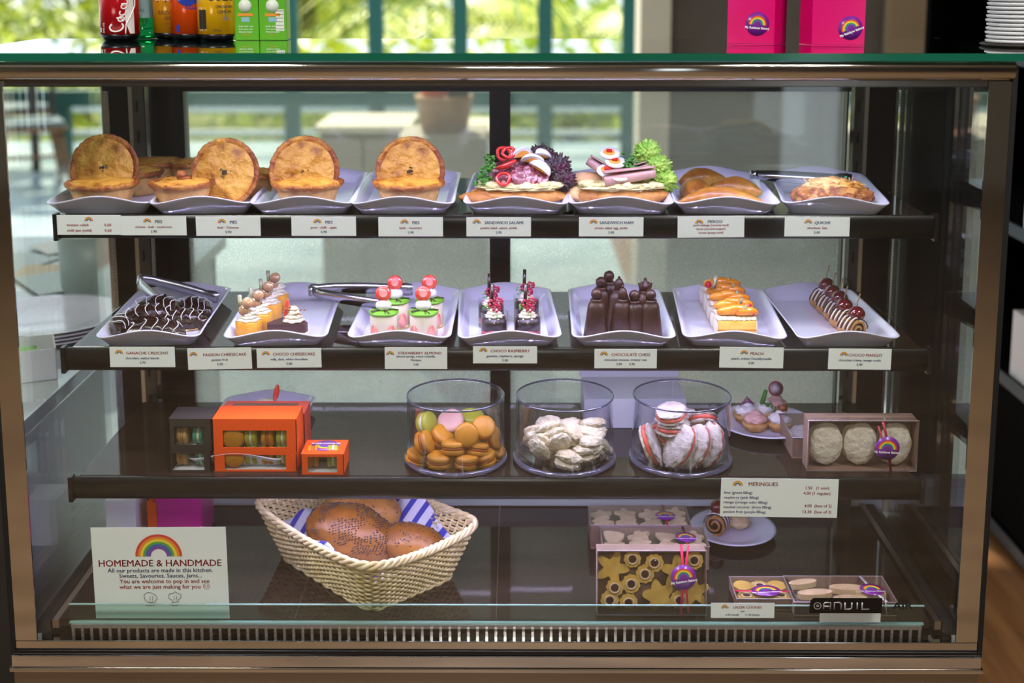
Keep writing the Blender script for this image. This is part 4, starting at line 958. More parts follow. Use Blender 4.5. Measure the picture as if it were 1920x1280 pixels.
def mering(name, px, py, y, sc, rot, seed, m_, grp, lab, cat='meringue', am=.19, zf=.72):
    t = thing(name, lab, cat, at(px, py, y=y), group=grp); t.rotation_euler = rot
    k = M(); k.blob((0, 0, -sc[2]*.55), (sc[0], sc[1], sc[2]*zf), am, 4.5, 4, seed=seed); obj('shell', k, m_, t)
    k = M(); k.blob((0, 0, sc[2]*.55), (sc[0], sc[1], sc[2]*zf), am, 4.5, 4, seed=seed+3); obj('shell', k, m_, t)
    return t
lab = 'cream coloured meringue in the middle glass jar'
for i, a in enumerate(((1067, 862, .085, .0, .2), (1015, 838, .10, .1, 1.1), (1047, 825, .10, .2, 1.0), (1030, 808, .115, .4, .5), (1098, 846, .10, .1, .1), (1106, 830, .105, .1, .1), (1108, 815, .12, .1, .2), (1075, 815, .115, .5, .3), (1005, 820, .13, .2, 1.0), (1112, 800, .135, .2, .2), (1065, 802, .14, .2, .1), (1090, 868, .13, 0, 0), (1030, 800, .15, .2, 0), (1125, 838, .14, .1, .8), (1060, 840, .13, .2, .1), (1042, 858, .12, 0, .3))):
    mering('meringue', a[0], a[1], a[2], (.0225, .020, .0115), (a[3], a[4], i), i, mer, 'small meringues in the middle jar', lab)
j3, jx, jy = jar('glass jar of pink filled meringues, rightmost of the three jars', 1198, 1366, 903, 757)
lab = 'oval white meringue with pink filling in the rightmost glass jar'
for i, a in enumerate(((1222, 835, .10, 1.35, 1.15), (1250, 850, .115, 1.1, -.9), (1275, 838, .085, 1.25, -1.0), (1303, 838, .09, 1.2, -1.05), (1328, 835, .10, 1.2, -1.1), (1262, 800, .12, .15, .1), (1258, 775, .12, .1, -.05), (1262, 820, .13, .1, .1), (1295, 808, .14, .8, -.8), (1315, 790, .15, .9, .6), (1240, 812, .15, .6, 1.0))):
    t = mering('filled_meringue', a[0], a[1], a[2], (.036, .024, .0105), (a[3]*.2, a[4] if abs(a[4]) > .5 else a[4], 0.2*i), i+30, mat('matt_meringue', 'b4aa9e', .8, col2='c8beb2', ns=50, bump=1.0, bs=70), 'filled meringues in the rightmost jar', lab, am=.15, zf=.55)
    k = M(); k.lathe([(0, -.003), (.03, -.003), (.033, 0), (.03, .003), (0, .003)], 26, fn=lambda r, z, a_, i_: (r, z)); k.v = [Vector((v.x*1.12, v.y*.76, v.z*1.1)) for v in k.v]; obj('pink_filling', k, pinkf, t)
# windowed cartons
def carton(name, label, cat, px0, px1, pyt, pyb, y, d, mt_, win=(.13, .13, .12, .25), zb=None, grp=None, topm_=None, wtop=None, pane_=True):
    """front face framed by pixels at depth y, a film window in the front"""
    a = at(px0, pyb, y=y); b = at(px1, pyb, y=y); w = b.x-a.x; h = at(px0, pyt, y=y).z-a.z if zb is None else at(px0, pyt, y=y).z-zb
    z0 = a.z if zb is None else zb; t = thing(name, label, cat, ((a.x+b.x)/2, y, z0), group=grp)
    k = M(); th = .0012; X0, X1 = -w/2, w/2; l, r, tp, bt = win; wx0, wx1, wz0, wz1 = X0+l*w, X1-r*w, bt*h, h-tp*h
    k.bx(X0, X1, 0, d, 0, th); k.bx(X0, X1, d-th, d, th, h-th); k.bx(X0, X0+th, 0, d, th, h-th); k.bx(X1-th, X1, 0, d, th, h-th)
    k.bx(X0, X1, 0, th, th, wz0); k.bx(X0, X1, 0, th, wz1, h-th); k.bx(X0, wx0, 0, th, wz0, wz1); k.bx(wx1, X1, 0, th, wz0, wz1)
    if not wtop: k.bx(X0, X1, 0, d, h-th, h, 1)
    else:
        u0, u1, v0, v1 = wtop; k.bx(X0, X1, 0, d*v0, h-th, h, 1); k.bx(X0, X1, d*v1, d, h-th, h, 1); k.bx(X0, X0+u0*w, d*v0, d*v1, h-th, h, 1); k.bx(X0+u1*w, X1, d*v0, d*v1, h-th, h, 1)
    obj('card_body', k, [mt_, topm_ or mt_], t)
    k = M(); k.bx(wx0, wx1, th*.3, th*.5, wz0, wz1); obj('film_window', k, film, t)
    if wtop: k = M(); k.bx(X0+u0*w, X0+u1*w, d*v0, d*v1, h-th*.6, h-th*.4); obj('film_window', k, film, t)
    k = M(); k.bx(X0+.003, X1-.003, .003, d-.003, th, th+.0012); obj('white_liner', k, whitec, t)
    return t, w, h, z0, (a.x+b.x)/2
def boxed(cx_, y, z, kinds, x0, w, h, labs, grp):
    n = len(kinds); s = min(h*.80/.040, 1.25)
    for i, (q_, l_) in enumerate(zip(kinds, labs)):
        x = cx_+x0+w*(i+.5)/n; r = .0195*s
        if q_.isupper(): macaron(q_.lower(), l_, (x, y+.022, z+.003+r), (PI/2-.1, 0, .1), s, grp)
        else: macaron(q_, l_, (x-.0107*s, y+.004+r, z+.003+r), (0, PI/2, .15*(-1)**i), s, grp)
y3 = .078
def four(t_, tag_):
    t, w, h, z0, cx_ = t_
    boxed(cx_, y3, z0, 'Oggo', 0, 0, 0, [], '')
    xs = [-.27, -.07, .13, .31]; kinds = 'OgOg'
    for i, (f, q_) in enumerate(zip(xs, 'Ogog')):
        s = .95; r = .0195*s; col = 'orange' if q_ in 'oO' else 'green'; l_ = '%s macaron behind the window of the %s, %s from the left' % (col, tag_, ('first', 'second', 'third', 'fourth')[i])
        if q_ == 'O': macaron('o', l_, (cx_+f*w, y3+.0225, z0+.0035+r), (PI/2, 0, 0), s, 'macarons in orange boxes')
        else: macaron(q_, l_, (cx_+f*w-.0102*s, y3+.005+r, z0+.0035+r), (0, PI/2, 0), s, 'macarons in orange boxes')
b_l = carton('macaron_box', 'lower of two stacked orange macaron boxes', 'box', 402, 557, 849, 893, y3, .060, orange_c, (.13, .13, .10, .10), zb=B3)
four(b_l, 'lower orange box')
b_u = carton('macaron_box', 'orange macaron box stacked on top of the other one', 'box', 400, 557, 785, 849, y3, .060, orange_c, (.12, .12, .34, .16), zb=b_l[3]+b_l[2]+.0003)
four(b_u, 'upper orange box')
t = carton('macaron_box', 'coral red box with a window in its lid behind the orange boxes', 'box', 412, 572, 775, 840, y3+.062, .06, redc, (.3, .3, .3, .3), zb=B3, wtop=(.1, .88, .25, .85))
b_s = carton('macaron_box', 'small orange macaron box with a rainbow sticker on its lid', 'box', 565, 645, 851, 893, y3-.012, .060, orange_c, (.16, .16, .14, .10), zb=B3)
for i, q_ in enumerate('og'):
    macaron(q_, ('orange', 'green')[i]+' macaron inside the small orange box', (b_s[4]-.018+.032*i-.0102, y3-.012+.025, B3+.003+.0175), (0, PI/2, .1), .9, 'macarons in orange boxes')
b_k = carton('macaron_box', 'lower of two stacked charcoal macaron boxes', 'box', 320, 396, 845, 893, y3-.002, .055, greyc, (.05, .16, .12, .08), zb=B3)
b_k2 = carton('macaron_box', 'charcoal macaron box on top of the other charcoal box', 'box', 318, 398, 785, 845, y3-.002, .055, greyc, (.12, .18, .24, .18), zb=b_k[3]+b_k[2]+.0003)
for bb, nm in ((b_k, 'lower'), (b_k2, 'upper')):
    macaron('b', 'beige macaron inside the %s charcoal box' % nm, (bb[4]-.026, y3+.022, bb[3]+.0035+.0165), (0, PI/2, 0), .85, 'macarons in charcoal boxes')
    macaron('t' if nm == 'upper' else 't', 'turquoise macaron inside the %s charcoal box' % nm, (bb[4]+.000+.004*(nm == 'lower'), y3+.022, bb[3]+.0035+.0165), (0, PI/2, 0), .85, 'macarons in charcoal boxes')
# sticker builder: purple disc with rainbow and small lettering
purple = mat('purple_sticker', '7a1f96', .35, coat=.4)
def sticker(parent, loc, rot, r, name='rainbow_sticker', sx=1):
    k = M(); k.lathe([(0, .0003), (r, .0003), (r, -.0001), (0, -.0001)], 36)
    s_ = obj(name, k, purple, parent, loc=loc, rot=rot); s_.scale = (sx, 1, 1)
    k = M(); rainbow(k, 0, -r*.08, r*.78, 0, z=.0006); text_into(k, 'My Rainbow Bakery', 0, -r*.42, r*.26, 6, 'CENTER', bold=.03, z=.0006)
    obj('sticker_print', k, RB+[WHITE_INK], s_)
    return s_
sticker(b_s[0], (0, .035, b_s[2]+.0004), (0, 0, PI), .022, sx=1)
# tray behind the boxes
o = tray0.copy(); C.objects.link(o); o.location = (at(495, 790, z=S3).x, .23, B3); o.rotation_euler = (0, 0, 0); tag(o, 'white wavy tray lying behind the orange macaron boxes', 'tray'); o.pop('group', None) if hasattr(o, 'pop') else None
t = thing('dessert', 'small white dessert with a red fruit sliver behind the coral box', 'cake', (at(512, 790, z=S3).x, .25, B3+.004)); k = M(); k.lathe([(0, 0), (.02, 0), (.02, .05), (0, .055)], 24); obj('cream_body', k, cream, t); k = M(); k.blob((.004, 0, .068), (.005, .003, .016), .1, 2, 3); obj('fruit_sliver', k, straw, t, rot=(0, .2, 0))
# white box behind the jars
k = M(); x0 = at(1092, 820, y=.27).x; x1 = at(1288, 820, y=.27).x; cx_ = (x0+x1)/2; w = x1-x0
zt_b = at(1190, 748, y=.27).z
t = thing('cake_box', 'tall white cake box with its lid raised behind the jars', 'box', (cx_, .27, B3))
h = zt_b-B3
k = M(); k.rbox((0, .06, h/2), (w*.97, .12, h), .001); obj('card_body', k, whitec, t)
k = M(); k.bx(-w/2, -w/2+w*.22, .121, .123, h, h+.05); k.bx(w/2-w*.22, w/2, .121, .123, h, h+.05); k.bx(-w/2+w*.22, w/2-w*.22, .121, .123, h, h+.012); obj('raised_lid', k, whitec, t)
# plate of canapes
def plate(name, label, cx_, cy_, z, r, grp=None, sc=(1, 1)):
    k = M(); k.lathe([(0, 0), (r*.58, 0), (r*.62, .003), (r*.95, .011), (r, .013), (r*.99, .0145), (r*.93, .0135), (r*.62, .006), (r*.56, .0045), (0, .0045)], 56); k.v = [Vector((v.x*sc[0], v.y*sc[1], v.z)) for v in k.v]
    o = obj(name, k, mat('porcelain', 'dedcf0', .12, coat=.6), loc=(cx_, cy_, z)); tag(o, label, 'plate', grp); return o
c = at(1440, 798, z=S3+.012); PR = .085
plate('plate', 'round white plate of canapes behind the rightmost jar', c.x, c.y+.02, B3, PR)
tart = mat('tart_shell', 'a8743a', .6, col2='d0a468', ns=80, bump=.5)
pinkc = mat('pink_spread', 'e0b0a8', .4, bump=.2, bs=60, sss=.1)
radm = mat('radish_skin', 'b01848', .3, coat=.3)
def canape(label, px, py, mt_, seed):
    p = at(px, py, z=B3+.012); t = thing('canape', label, 'canape', (p.x, p.y, B3+.0062), group='canapes')
    k = M(); k.lathe([(0, 0), (.017, 0), (.021, .008), (.022, .013), (.019, .014), (0, .012)], 30, fn=lambda r, z, a, i: (r*(1+.05*math.sin(11*a)*(i in (2, 3))), z)); obj('tart_shell', k, tart, t)
    k = M(); k.blob((0, 0, .019), (.019, .018, .010), .18, 3, 4, seed=seed); k.blob((.002, .004, .027), (.010, .010, .006), .2, 3, 3, seed=seed+2); obj('spread', k, mt_, t); return t
t = canape('tart canape with pale cream and red onion shreds, at the left', 1398, 782, creamw, 1); k = M()
for i in range(3): k.tube([(-.012+.004*i, -.002, .028+.004*i), (.002, -.002+.003*i, .036+.003*i), (.014, 0, .030)], .0012, 5)
obj('onion_shred', k, mat('red_onion', '8a3a7a', .4), t)
t = canape('shell shaped pastry canape at the front of the plate', 1415, 798, pinkc, 2)
t = canape('canape topped with a cucumber stick and dill', 1432, 778, creamw, 3); k = M(); k.tube([(-.004, 0, .026), (.002, -.002, .052)], [.005, .0035], 8); obj('cucumber_stick', k, leafg, t); leafy_bit((.008, -.010, .024), .010, MATS['parsley'] if 'parsley' in MATS else parsley, t, 41, 14, 'dill_sprig')
t = canape('canape topped with an upright radish slice', 1453, 768, pinkc, 4); s_ = disc_obj('radish_slice', (0, -.002, .046), .0135, .0022, radm, t, (1.3, 0, 0)); k = M(); k.lathe([(0, .0016), (.011, .0014)], 20); obj('radish_flesh', k, mat('radish_flesh', 'e0c8cc', .3), s_)
t = canape('tart canape with piped white cream and a walnut at the right', 1462, 798, creamw, 5); k = M(); k.blob((.004, 0, .038), (.008, .006, .006), .3, 3, 3); obj('walnut', k, mat('walnut', '8a4a1c', .5), t)
# clear lidded gift boxes
clear = glass('clear_lid', (.95, .94, .96), boost=.9)
edge_w = mat('film_edge', 'b9aebc', .15, coat=.6)
ribbon = mat('magenta_ribbon', 'a8103c', .35); ribp = mat('pink_ribbon', 'e0205c', .4); ribw = mat('white_ribbon', 'd8d0dc', .4)
def giftbox(name, label, w, d, h, loc, rot, lidh=.4, cat='box'):
    """origin centre of base, x wide, y deep, z up (towards the clear lid)"""
    t = thing(name, label, cat, loc); t.rotation_euler = rot
    k = M(); th = .0012; hh = h*(1-.0)
    k.bx(-w/2, w/2, -d/2, d/2, 0, th)
    for (a, b, c_, e) in ((-w/2, w/2, -d/2, -d/2+th), (-w/2, w/2, d/2-th, d/2), (-w/2, -w/2+th, -d/2+th, d/2-th), (w/2-th, w/2, -d/2+th, d/2-th)): k.bx(a, b, c_, e, th, hh)
    obj('card_tray', k, kraft, t)
    k = M(); m_ = .0008; k.bx(-w/2-m_, w/2+m_, -d/2-m_, d/2+m_, h+.0002, h+.0006)
    k.bx(-w/2-m_, w/2+m_, -d/2-m_, -d/2-m_*.5, h-lidh*h, h); k.bx(-w/2-m_, w/2+m_, d/2+m_*.5, d/2+m_, h-lidh*h, h)
    obj('clear_lid', k, clear, t)
    k = M(); P_ = [(-w/2-m_, -d/2-m_, h), (w/2+m_, -d/2-m_, h), (w/2+m_, d/2+m_, h), (-w/2-m_, d/2+m_, h)]; k.tube(P_, .0007, 4, closed=True); obj('lid_edge', k, edge_w, t)
    return t
def ribbon_part(t, pts, m_, w=.004):
    k = M(); vs = []; P_ = [Vector(p) for p in pts]
    for i, p in enumerate(P_):
        d = (P_[min(i+1, len(P_)-1)]-P_[max(0, i-1)]).normalized(); s_ = d.cross(Vector((0, 0, 1)));  s_ = s_.normalized() if s_.length > .1 else Vector((1, 0, 0)); vs += [p+s_*w/2, p-s_*w/2]
    k.add(vs, [(2*i, 2*i+1, 2*i+3, 2*i+2) for i in range(len(P_)-1)]); return obj('ribbon', k, m_, t, solid=.0005)
# meringue gift boxes on the shelf: front one stands on its side, lid towards the glass
def frame_px(px0, px1, pyt, pyb, y):
    a = at(px0, pyb, y=y); b = at(px1, pyb, y=y); return (a.x+b.x)/2, b.x-a.x, a.z, at(px0, pyt, y=y).z-a.z
cx_, w, z_, h_ = frame_px(1513, 1717, 800, 893, .085)
gm = giftbox('meringue_box', 'clear fronted box showing three big cream meringues, tied with magenta ribbon', w, h_, .036, (cx_, .085+.036, B3+h_/2), (PI/2, 0, 0))
xs = (-.055, 0, .055)
for i, x in enumerate(xs):
    l_ = ('left', 'middle', 'right')[i]; t = thing('large_meringue', 'large oval cream meringue, %s one behind the clear front' % l_, 'meringue', (cx_+x, .085+.018, B3+h_*.5-.001)); k = M(); k.blob((0, -.004, 0), (.0265, .009, .0355), .07, 3, 4, seed=i+60); obj('shell', k, mat('pale_meringue', 'ece4cc', .75, col2='f6f0de', ns=40, bump=.9, bs=80), t); k = M(); k.blob((-.004, .008, -.002), (.026, .008, .034), .08, 3, 4, seed=i+64); obj('shell', k, mer, t)
ribbon_part(gm, [(.030, h_*.5, .038), (.036, h_*.2, .0395), (.040, 0, .0395), (.046, -h_*.5, .038)], ribbon); ribbon_part(gm, [(.022, h_*.42, .040), (.034, 0, .0395), (.045, -.03, .0395)], ribbon, .003)
sticker(gm, (.038, -.002, .0405), (0, 0, -.05), .0195)
cx_, w, z_, h_ = frame_px(1485, 1672, 776, 830, .14)
gb = giftbox('meringue_box', 'flat clear lidded meringue box lying behind the upright one', w, .11, .036, (cx_, .19, B3), (0, 0, 0), .9)
for i in range(3):
    t = thing('large_meringue', 'large meringue under the clear lid of the rear box, %s one' % ('left', 'middle', 'right')[i], 'meringue', (cx_+(-.05+.05*i), .19, B3+.018)); k = M(); k.blob((0, 0, 0), (.026, .034, .015), .12, 3, 4, seed=i+70); obj('shell', k, merw, t)
sticker(gb, (.03, -.03, .0375), (0, 0, 0), .02); ribbon_part(gb, [(.03, -.056, .03), (.03, -.055, .038), (.03, .055, .038)], ribbon)

# ------------------------------------------------------------------ deck
BD = SD+.0005
# wicker bread basket
wick = mat('wicker', 'c8b078', .55, col2='e4d2a0', ns=60, bump=.3, bs=300); wick2 = mat('wicker_pale', 'd9c08c', .55, col2='ead9ae', ns=80)
RZ = .088
c1 = at(478, 950, z=BD+RZ); c2 = at(690, 1075, z=BD+RZ); c3 = at(893, 990, z=BD+RZ)
print('BASKET', c1, c2, c3)
e1 = c1-c2; e2 = c3-c2
# rectangular plan fitted to the three rim corners
ax = e1.normalized(); lenA = e1.length; ay = Vector((-ax.y, ax.x, 0)); ay = ay if ay.dot(e2) > 0 else -ay; lenB = abs(e2.dot(ay))
print('len', lenA, lenB, e2.dot(ax))
bc = c2+ax*lenA/2+ay*lenB/2
rzb = math.atan2(ax.y, ax.x)
bk = thing('bread_basket', 'pale woven wicker basket holding bread on the case deck', 'basket', (bc.x, bc.y, BD), rzb)
def bring(t, f=1.0, n=240):
    """outline at height t (0..1): rounded rectangle, tapering down"""
    hx = (lenA/2)*1.03*(.80+.20*t)*f; hy = (lenB/2)*1.06*(.74+.26*t)*f; out = []
    for i in range(n):
        a = 2*PI*i/n; ca, sa = math.cos(a), math.sin(a); p = 9.0
        r = (abs(ca)**p+abs(sa)**p)**(-1/p); out.append((hx*r*ca, hy*r*sa))
    return out
def zrim(x, y): return RZ*(1+.12*((x/(lenA/2))**2*(abs(y)/(lenB/2))**2))
k = M(); rowsN = 19; n = 336; st = 84
for j in range(rowsN):
    t = (j+.5)/rowsN; o_ = bring(t, 1, n); pts = []
    for i, (x, y) in enumerate(o_):
        q_ = .0024*math.sin(PI*i/(n/st)+PI*j); l_ = math.hypot(x, y); pts.append((x+x/l_*q_, y+y/l_*q_, zrim(x, y)*t*.96+.002))
    k.tube(pts, .00235, 5, closed=True, sz=1.0)
obj('woven_wall', k, wick, bk)
k = M(); bot = bring(0, 1, st); top = bring(1, 1, st)
for i in range(st):
    (x0, y0), (x1, y1) = bot[i], top[i]; k.tube([(x0, y0, 0.001), (x1, y1, zrim(x1, y1))], .0021, 5)
obj('upright_stakes', k, wick2, bk)
k = M(); o_ = bring(1.02, 1, 300)
for ph in (0, 2.09, 4.18):
    k.tube([(x*(1+.011*math.cos(i*2*PI/12.5+ph)), y*(1+.011*math.cos(i*2*PI/12.5+ph)), zrim(x, y)+.0045*math.sin(i*2*PI/12.5+ph)) for i, (x, y) in enumerate(o_)], .0042, 6, closed=True)
obj('braided_rim', k, wick2, bk)
k = M(); o_ = bring(.02, 1, 200)
for ph in (0, PI): k.tube([(x*(1+.01*math.cos(i*2*PI/12.5+ph)), y*(1+.01*math.cos(i*2*PI/12.5+ph)), .004+.003*math.sin(i*2*PI/12.5+ph)) for i, (x, y) in enumerate(o_)], .0035, 6, closed=True)
k.prism([(x*.98, y*.98) for x, y in bring(0, 1, 60)], .001, .003, 0)
obj('basket_base', k, wick, bk)
# striped towel lining the basket
tm = mat('striped_towel', 'd9d9ec', .85)
nt = tm.node_tree; tc = nt.nodes.new('ShaderNodeTexCoord'); wv = nt.nodes.new('ShaderNodeTexWave'); wv.inputs['Scale'].default_value = 17; wv.bands_direction = 'DIAGONAL'; rp = nt.nodes.new('ShaderNodeValToRGB'); rp.color_ramp.interpolation = 'CONSTANT'
rp.color_ramp.elements[0].color = (*lin('dcdcec'), 1); rp.color_ramp.elements[1].color = (*lin('3a3fb0'), 1); rp.color_ramp.elements[1].position = .66
nt.links.new(tc.outputs['Object'], wv.inputs['Vector']); nt.links.new(wv.outputs['Fac'], rp.inputs[0]); nt.links.new(rp.outputs[0], nt.nodes['Principled BSDF'].inputs['Base Color'])
k = M(); o_ = bring(1, .93, 120)
def cl(u, v):
    up = max(0, math.cos((u*2*PI)-4.9)); up2 = max(0, math.cos(u*2*PI-1.9))
    i = int(u*119); x, y = o_[i]; f = (.93+.07*max(up, up2)**4)-.5*v
    wr = .004*math.sin(u*60)+.003*math.sin(u*23+v*5)
    z = RZ*(.62-.45*v**.8) + (.062*up**8+.045*up2**10)*(1-v)**2 + wr
    return (x*f+wr, y*f+wr, z)
k.grid(cl, 119, 12); tw = obj('tea_towel', k, tm, loc=(bc.x, bc.y, BD), rot=(0, 0, rzb), solid=.0016); tag(tw, 'blue and white striped towel lining the bread basket', 'towel')
loafm = mat('loaf_crust', '6a3a10', .45, col2='966020', ns=9, bump=.15, bs=80, lo=.3, hi=.7)
def loaf(label, px, py, y, sc, rot, seed, poppy=0, m_=loafm, scol='2c2430', top=1):
    t = thing('bread_loaf', label, 'bread', at(px, py, y=y)); t.rotation_euler = rot
    k = M(); k.blob((0, 0, 0), sc, .07, 1.6, 5, seed=seed); ob = obj('crust', k, m_, t)
    if poppy:
        k2 = M(); r_ = random.Random(seed)
        V = [v for v in k.v]
        for i in range(poppy):
            v = r_.choice(V); tries = 0
            while not (v.z > sc[2]*.25 and noise.noise(Vector(v)*35+Vector((seed, 0, 0))) > -.12) and tries < 40: v = r_.choice(V); tries += 1
            k2.blob(v+Vector((r_.uniform(-.001, .001),)*3), (.0013, .0013, .0009), 0, 1, 1)
        o = obj('seed_topping', k2, mat('seeds_'+scol, scol, .6), t); o['kind'] = 'stuff'
    return t
loaf('large poppy seed loaf at the front of the basket', 662, 1003, .17, (.083, .052, .046), (.25, .28, -.2), 3, 1500)
loaf('smaller brown loaf end leaning at the right in the basket', 775, 1022, .155, (.058, .040, .034), (.1, .22, -.15), 5, 200)
loaf('loaf with orange seeded crust at the back of the basket', 672, 968, .25, (.075, .045, .045), (.1, 0, .15), 8, 300, mat('golden_crust', '98602a', .5, col2='ba8040', ns=20), '5a3a24')
# cookies
ck = mat('pale_cookie', 'e4c496', .6, col2='f0d8ac', ns=60, bump=.2, bs=120); ck2 = mat('yellow_cookie', 'dab04a', .6, col2='e6c264', ns=40, bump=.25, bs=90); jam = mat('dark_jam', '3a1418', .15, coat=.6)
def flatshape(kind, r):
    P_ = []
    n = {'star': 60, 'flower': 60, 'tree': 60, 'round': 40, 'man': 60, 'oval': 40}[kind]
    for i in range(n):
        a = 2*PI*i/n
        q_ = {'star': 1-.38*(.5-.5*math.cos(5*a)), 'flower': 1-.10*(.5-.5*math.cos(10*a)), 'tree': 1-.3*abs(math.sin(1.5*a)), 'round': 1, 'man': .75+.25*math.cos(5*a), 'oval': 1}[kind]
        P_.append((r*q_*math.cos(a+PI/2)*(2.9 if kind == 'oval' else 1), r*q_*math.sin(a+PI/2)))
    return P_
def cookie(kind, label, T, m_, r=.02, th=.005, jammy=False, grp=None):
    t = thing('cookie', label, 'cookie', group=grp); t.matrix_world = T; t.location = T.to_translation(); t.rotation_euler = T.to_euler()
    k = M(); k.prism(flatshape(kind, r), 0, th); o = obj('biscuit', k, m_, t, bevel=.0008)
    if jammy:
        k = M(); k.lathe([(.0085, th), (.0095, th+.0012), (.007, th+.0016), (.0062, th)], 20); obj('biscuit_ring', k, ck, t); k = M(); k.lathe([(0, th+.0012), (.0045, th+.0010), (.0068, th)], 18); obj('jam', k, jam, t)
    return t
def fill(box, w, d, h, items, grp, m_):
    """items: (kind,label,x,y,z,rot) in the box's own frame"""
    BM = Matrix.Translation(box.location) @ box.rotation_euler.to_matrix().to_4x4()
    for it in items:
        kind, lab_, x, y, z, rt, r, th, jm = it
        cookie(kind, lab_, BM @ R(rt[0], rt[1], rt[2], (x, y, z)), m_, r, th, jm, grp)
# A: rear flat box of pale star cookies
def flatbox(name, label, px0, px1, pyf, pyb_, zb_, h, rx=0, rz=0, mcol=None):
    zt2 = zb_+h; a = at(px0, pyf, z=zt2); b = at(px1, pyf, z=zt2); w = b.x-a.x; d = at((px0+px1)/2, pyb_, z=zt2).y-a.y
    return giftbox(name, label, w, d, h, ((a.x+b.x)/2, a.y+d/2, zb_), (rx, 0, rz), .9), w, d
ga, wa, da = flatbox('cookie_box', 'flat clear lidded box of pale star cookies, rearmost of the cookie boxes', 1108, 1296, 984, 947, BD+.002, .045)
rr = random.Random(3); its = []
for i in range(8): its.append(('star', 'pale star cookie, number of points five, in the rearmost cookie box', -wa/2+.022+(wa-.044)*(i % 4)/3, -da*.22+da*.44*(i//4), .034+.0015*(i % 2), (rr.uniform(-.15, .15), rr.uniform(-.15, .15), rr.random()*6), .021, .005, False))
fill(ga, wa, da, .045, [(a[0], 'pale star cookie in the rearmost cookie box', *a[2:]) for a in its], 'star cookies in the rear box', ck)
sticker(ga, (.047, -da*.05, .0462), (0, 0, 0), .018)
ribbon_part(ga, [(.047, -da/2, .03), (.047, -da/2-.001, .0455), (.047, da/2, .0462)], ribbon)
gb2, wb, db = flatbox('cookie_box', 'clear lidded cookie box in the middle of the three stacked cookie boxes', 1130, 1330, 1024, 988, BD+.002, .042)
its = []
for i in range(8): its.append(('star' if i % 2 else 'tree', 'cut out cookie in the middle cookie box', -wb/2+.022+(wb-.044)*(i % 4)/3, -db*.2+db*.42*(i//4), .030+.0015*(i % 2), (rr.uniform(-.2, .2), rr.uniform(-.2, .2), rr.random()*6), .021, .005, False))
fill(gb2, wb, db, .042, its, 'cookies in the middle box', ck)
sticker(gb2, (.055, -db*.05, .0432), (0, 0, 0), .018); ribbon_part(gb2, [(.055, -db/2-.001, .02), (.055, -db/2-.0012, .0425), (.055, db/2, .0432)], ribbon)
# C: upright box leaning back, clear face towards the glass
cx_, w, z_, h_ = frame_px(1120, 1324, 1048, 1160, .032)
gc = giftbox('cookie_box', 'upright clear fronted box of yellow jam cookies with pink ribbon', w, h_, .035, (cx_, .032+.044, BD+h_/2+.001), (PI/2-.14, 0, 0), .9)
its = []
for (kd, x, y, r, jm) in (('man', -.062, .020, .028, 0), ('flower', -.010, .012, .0150, 1), ('flower', .005, .030, .0150, 1), ('flower', -.032, -.004, .0150, 1), ('man', .042, .014, .028, 0), ('flower', .068, .034, .0150, 1), ('flower', -.066, -.030, .0150, 1), ('star', .012, -.024, .026, 0), ('flower', -.036, -.034, .0150, 1), ('flower', .045, -.030, .0150, 1), ('man', .070, -.018, .024, 0), ('flower', -.058, -.010, .0140, 1), ('flower', -.030, .036, .014, 1)):
    its.append((kd, ('round jam centred cookie' if jm else 'large plain yellow cut out cookie')+' in the upright cookie box', x, y, .021 if not jm else .025, (0, 0, rr.random()*1.5), r, .005, bool(jm)))
fill(gc, w, h_, .035, its, 'cookies in the upright box', ck2)
sticker(gc, (.050, .010, .0375), (0, 0, .15), .020); ribbon_part(gc, [(.046, h_*.62, .0372), (.050, .02, .0372), (.046, -h_*.5, .0372)], ribp); ribbon_part(gc, [(.058, h_*.60, .0372), (.052, .02, .0374), (.058, -h_*.45, .0372)], ribp, .003)
# D, E small flat boxes
gd, wd, dd = flatbox('cookie_box', 'small square clear lidded cookie box with a pink band', 1382, 1492, 1122, 1081, BD+.001, .020)
fill(gd, wd, dd, .02, [('round' if i % 2 else 'flower', 'ring cookie in the small square box', -.028+.028*(i % 3), -.016+.034*(i//3), .010, (0, 0, i), .0155, .005, i % 2 == 0) for i in range(6)], 'cookies in the small square box', ck2)
sticker(gd, (.004, -.012, .0212), (0, 0, .1), .018, sx=1.3); ribbon_part(gd, [(-wd/2, -.012, .0208), (wd/2, -.014, .0208)], ribp)
ge, we, de = flatbox('cookie_box', 'long flat clear lidded box of biscotti behind the maker badge', 1490, 1682, 1128, 1080, BD+.001, .024)
its = []
for i, (x, y, rz, r) in enumerate(((-.052, .030, .25, .0085), (-.040, -.004, .12, .010), (.018, .012, -.06, .0105), (.012, -.022, .04, .0095), (.050, -.006, -.1, .0085))): its.append(('oval', ('leftmost pale biscotti slice', 'biscotti slice lying at the front left', 'long biscotti in the middle', 'biscotti lying at the front right', 'biscotti under the sticker')[i]+' in the long flat box', x, y, .012, (0, 0, rz), r, .009, False))
fill(ge, we, de, .024, its, 'biscotti in the long box', ck)
sticker(ge, (.052, -.004, .0252), (0, 0, 0), .019); ribbon_part(ge, [(.045, de/2, .0250), (.052, 0, .0251), (.064, -de/2, .0250), (.066, -de/2-.001, .004)], ribw, .005)
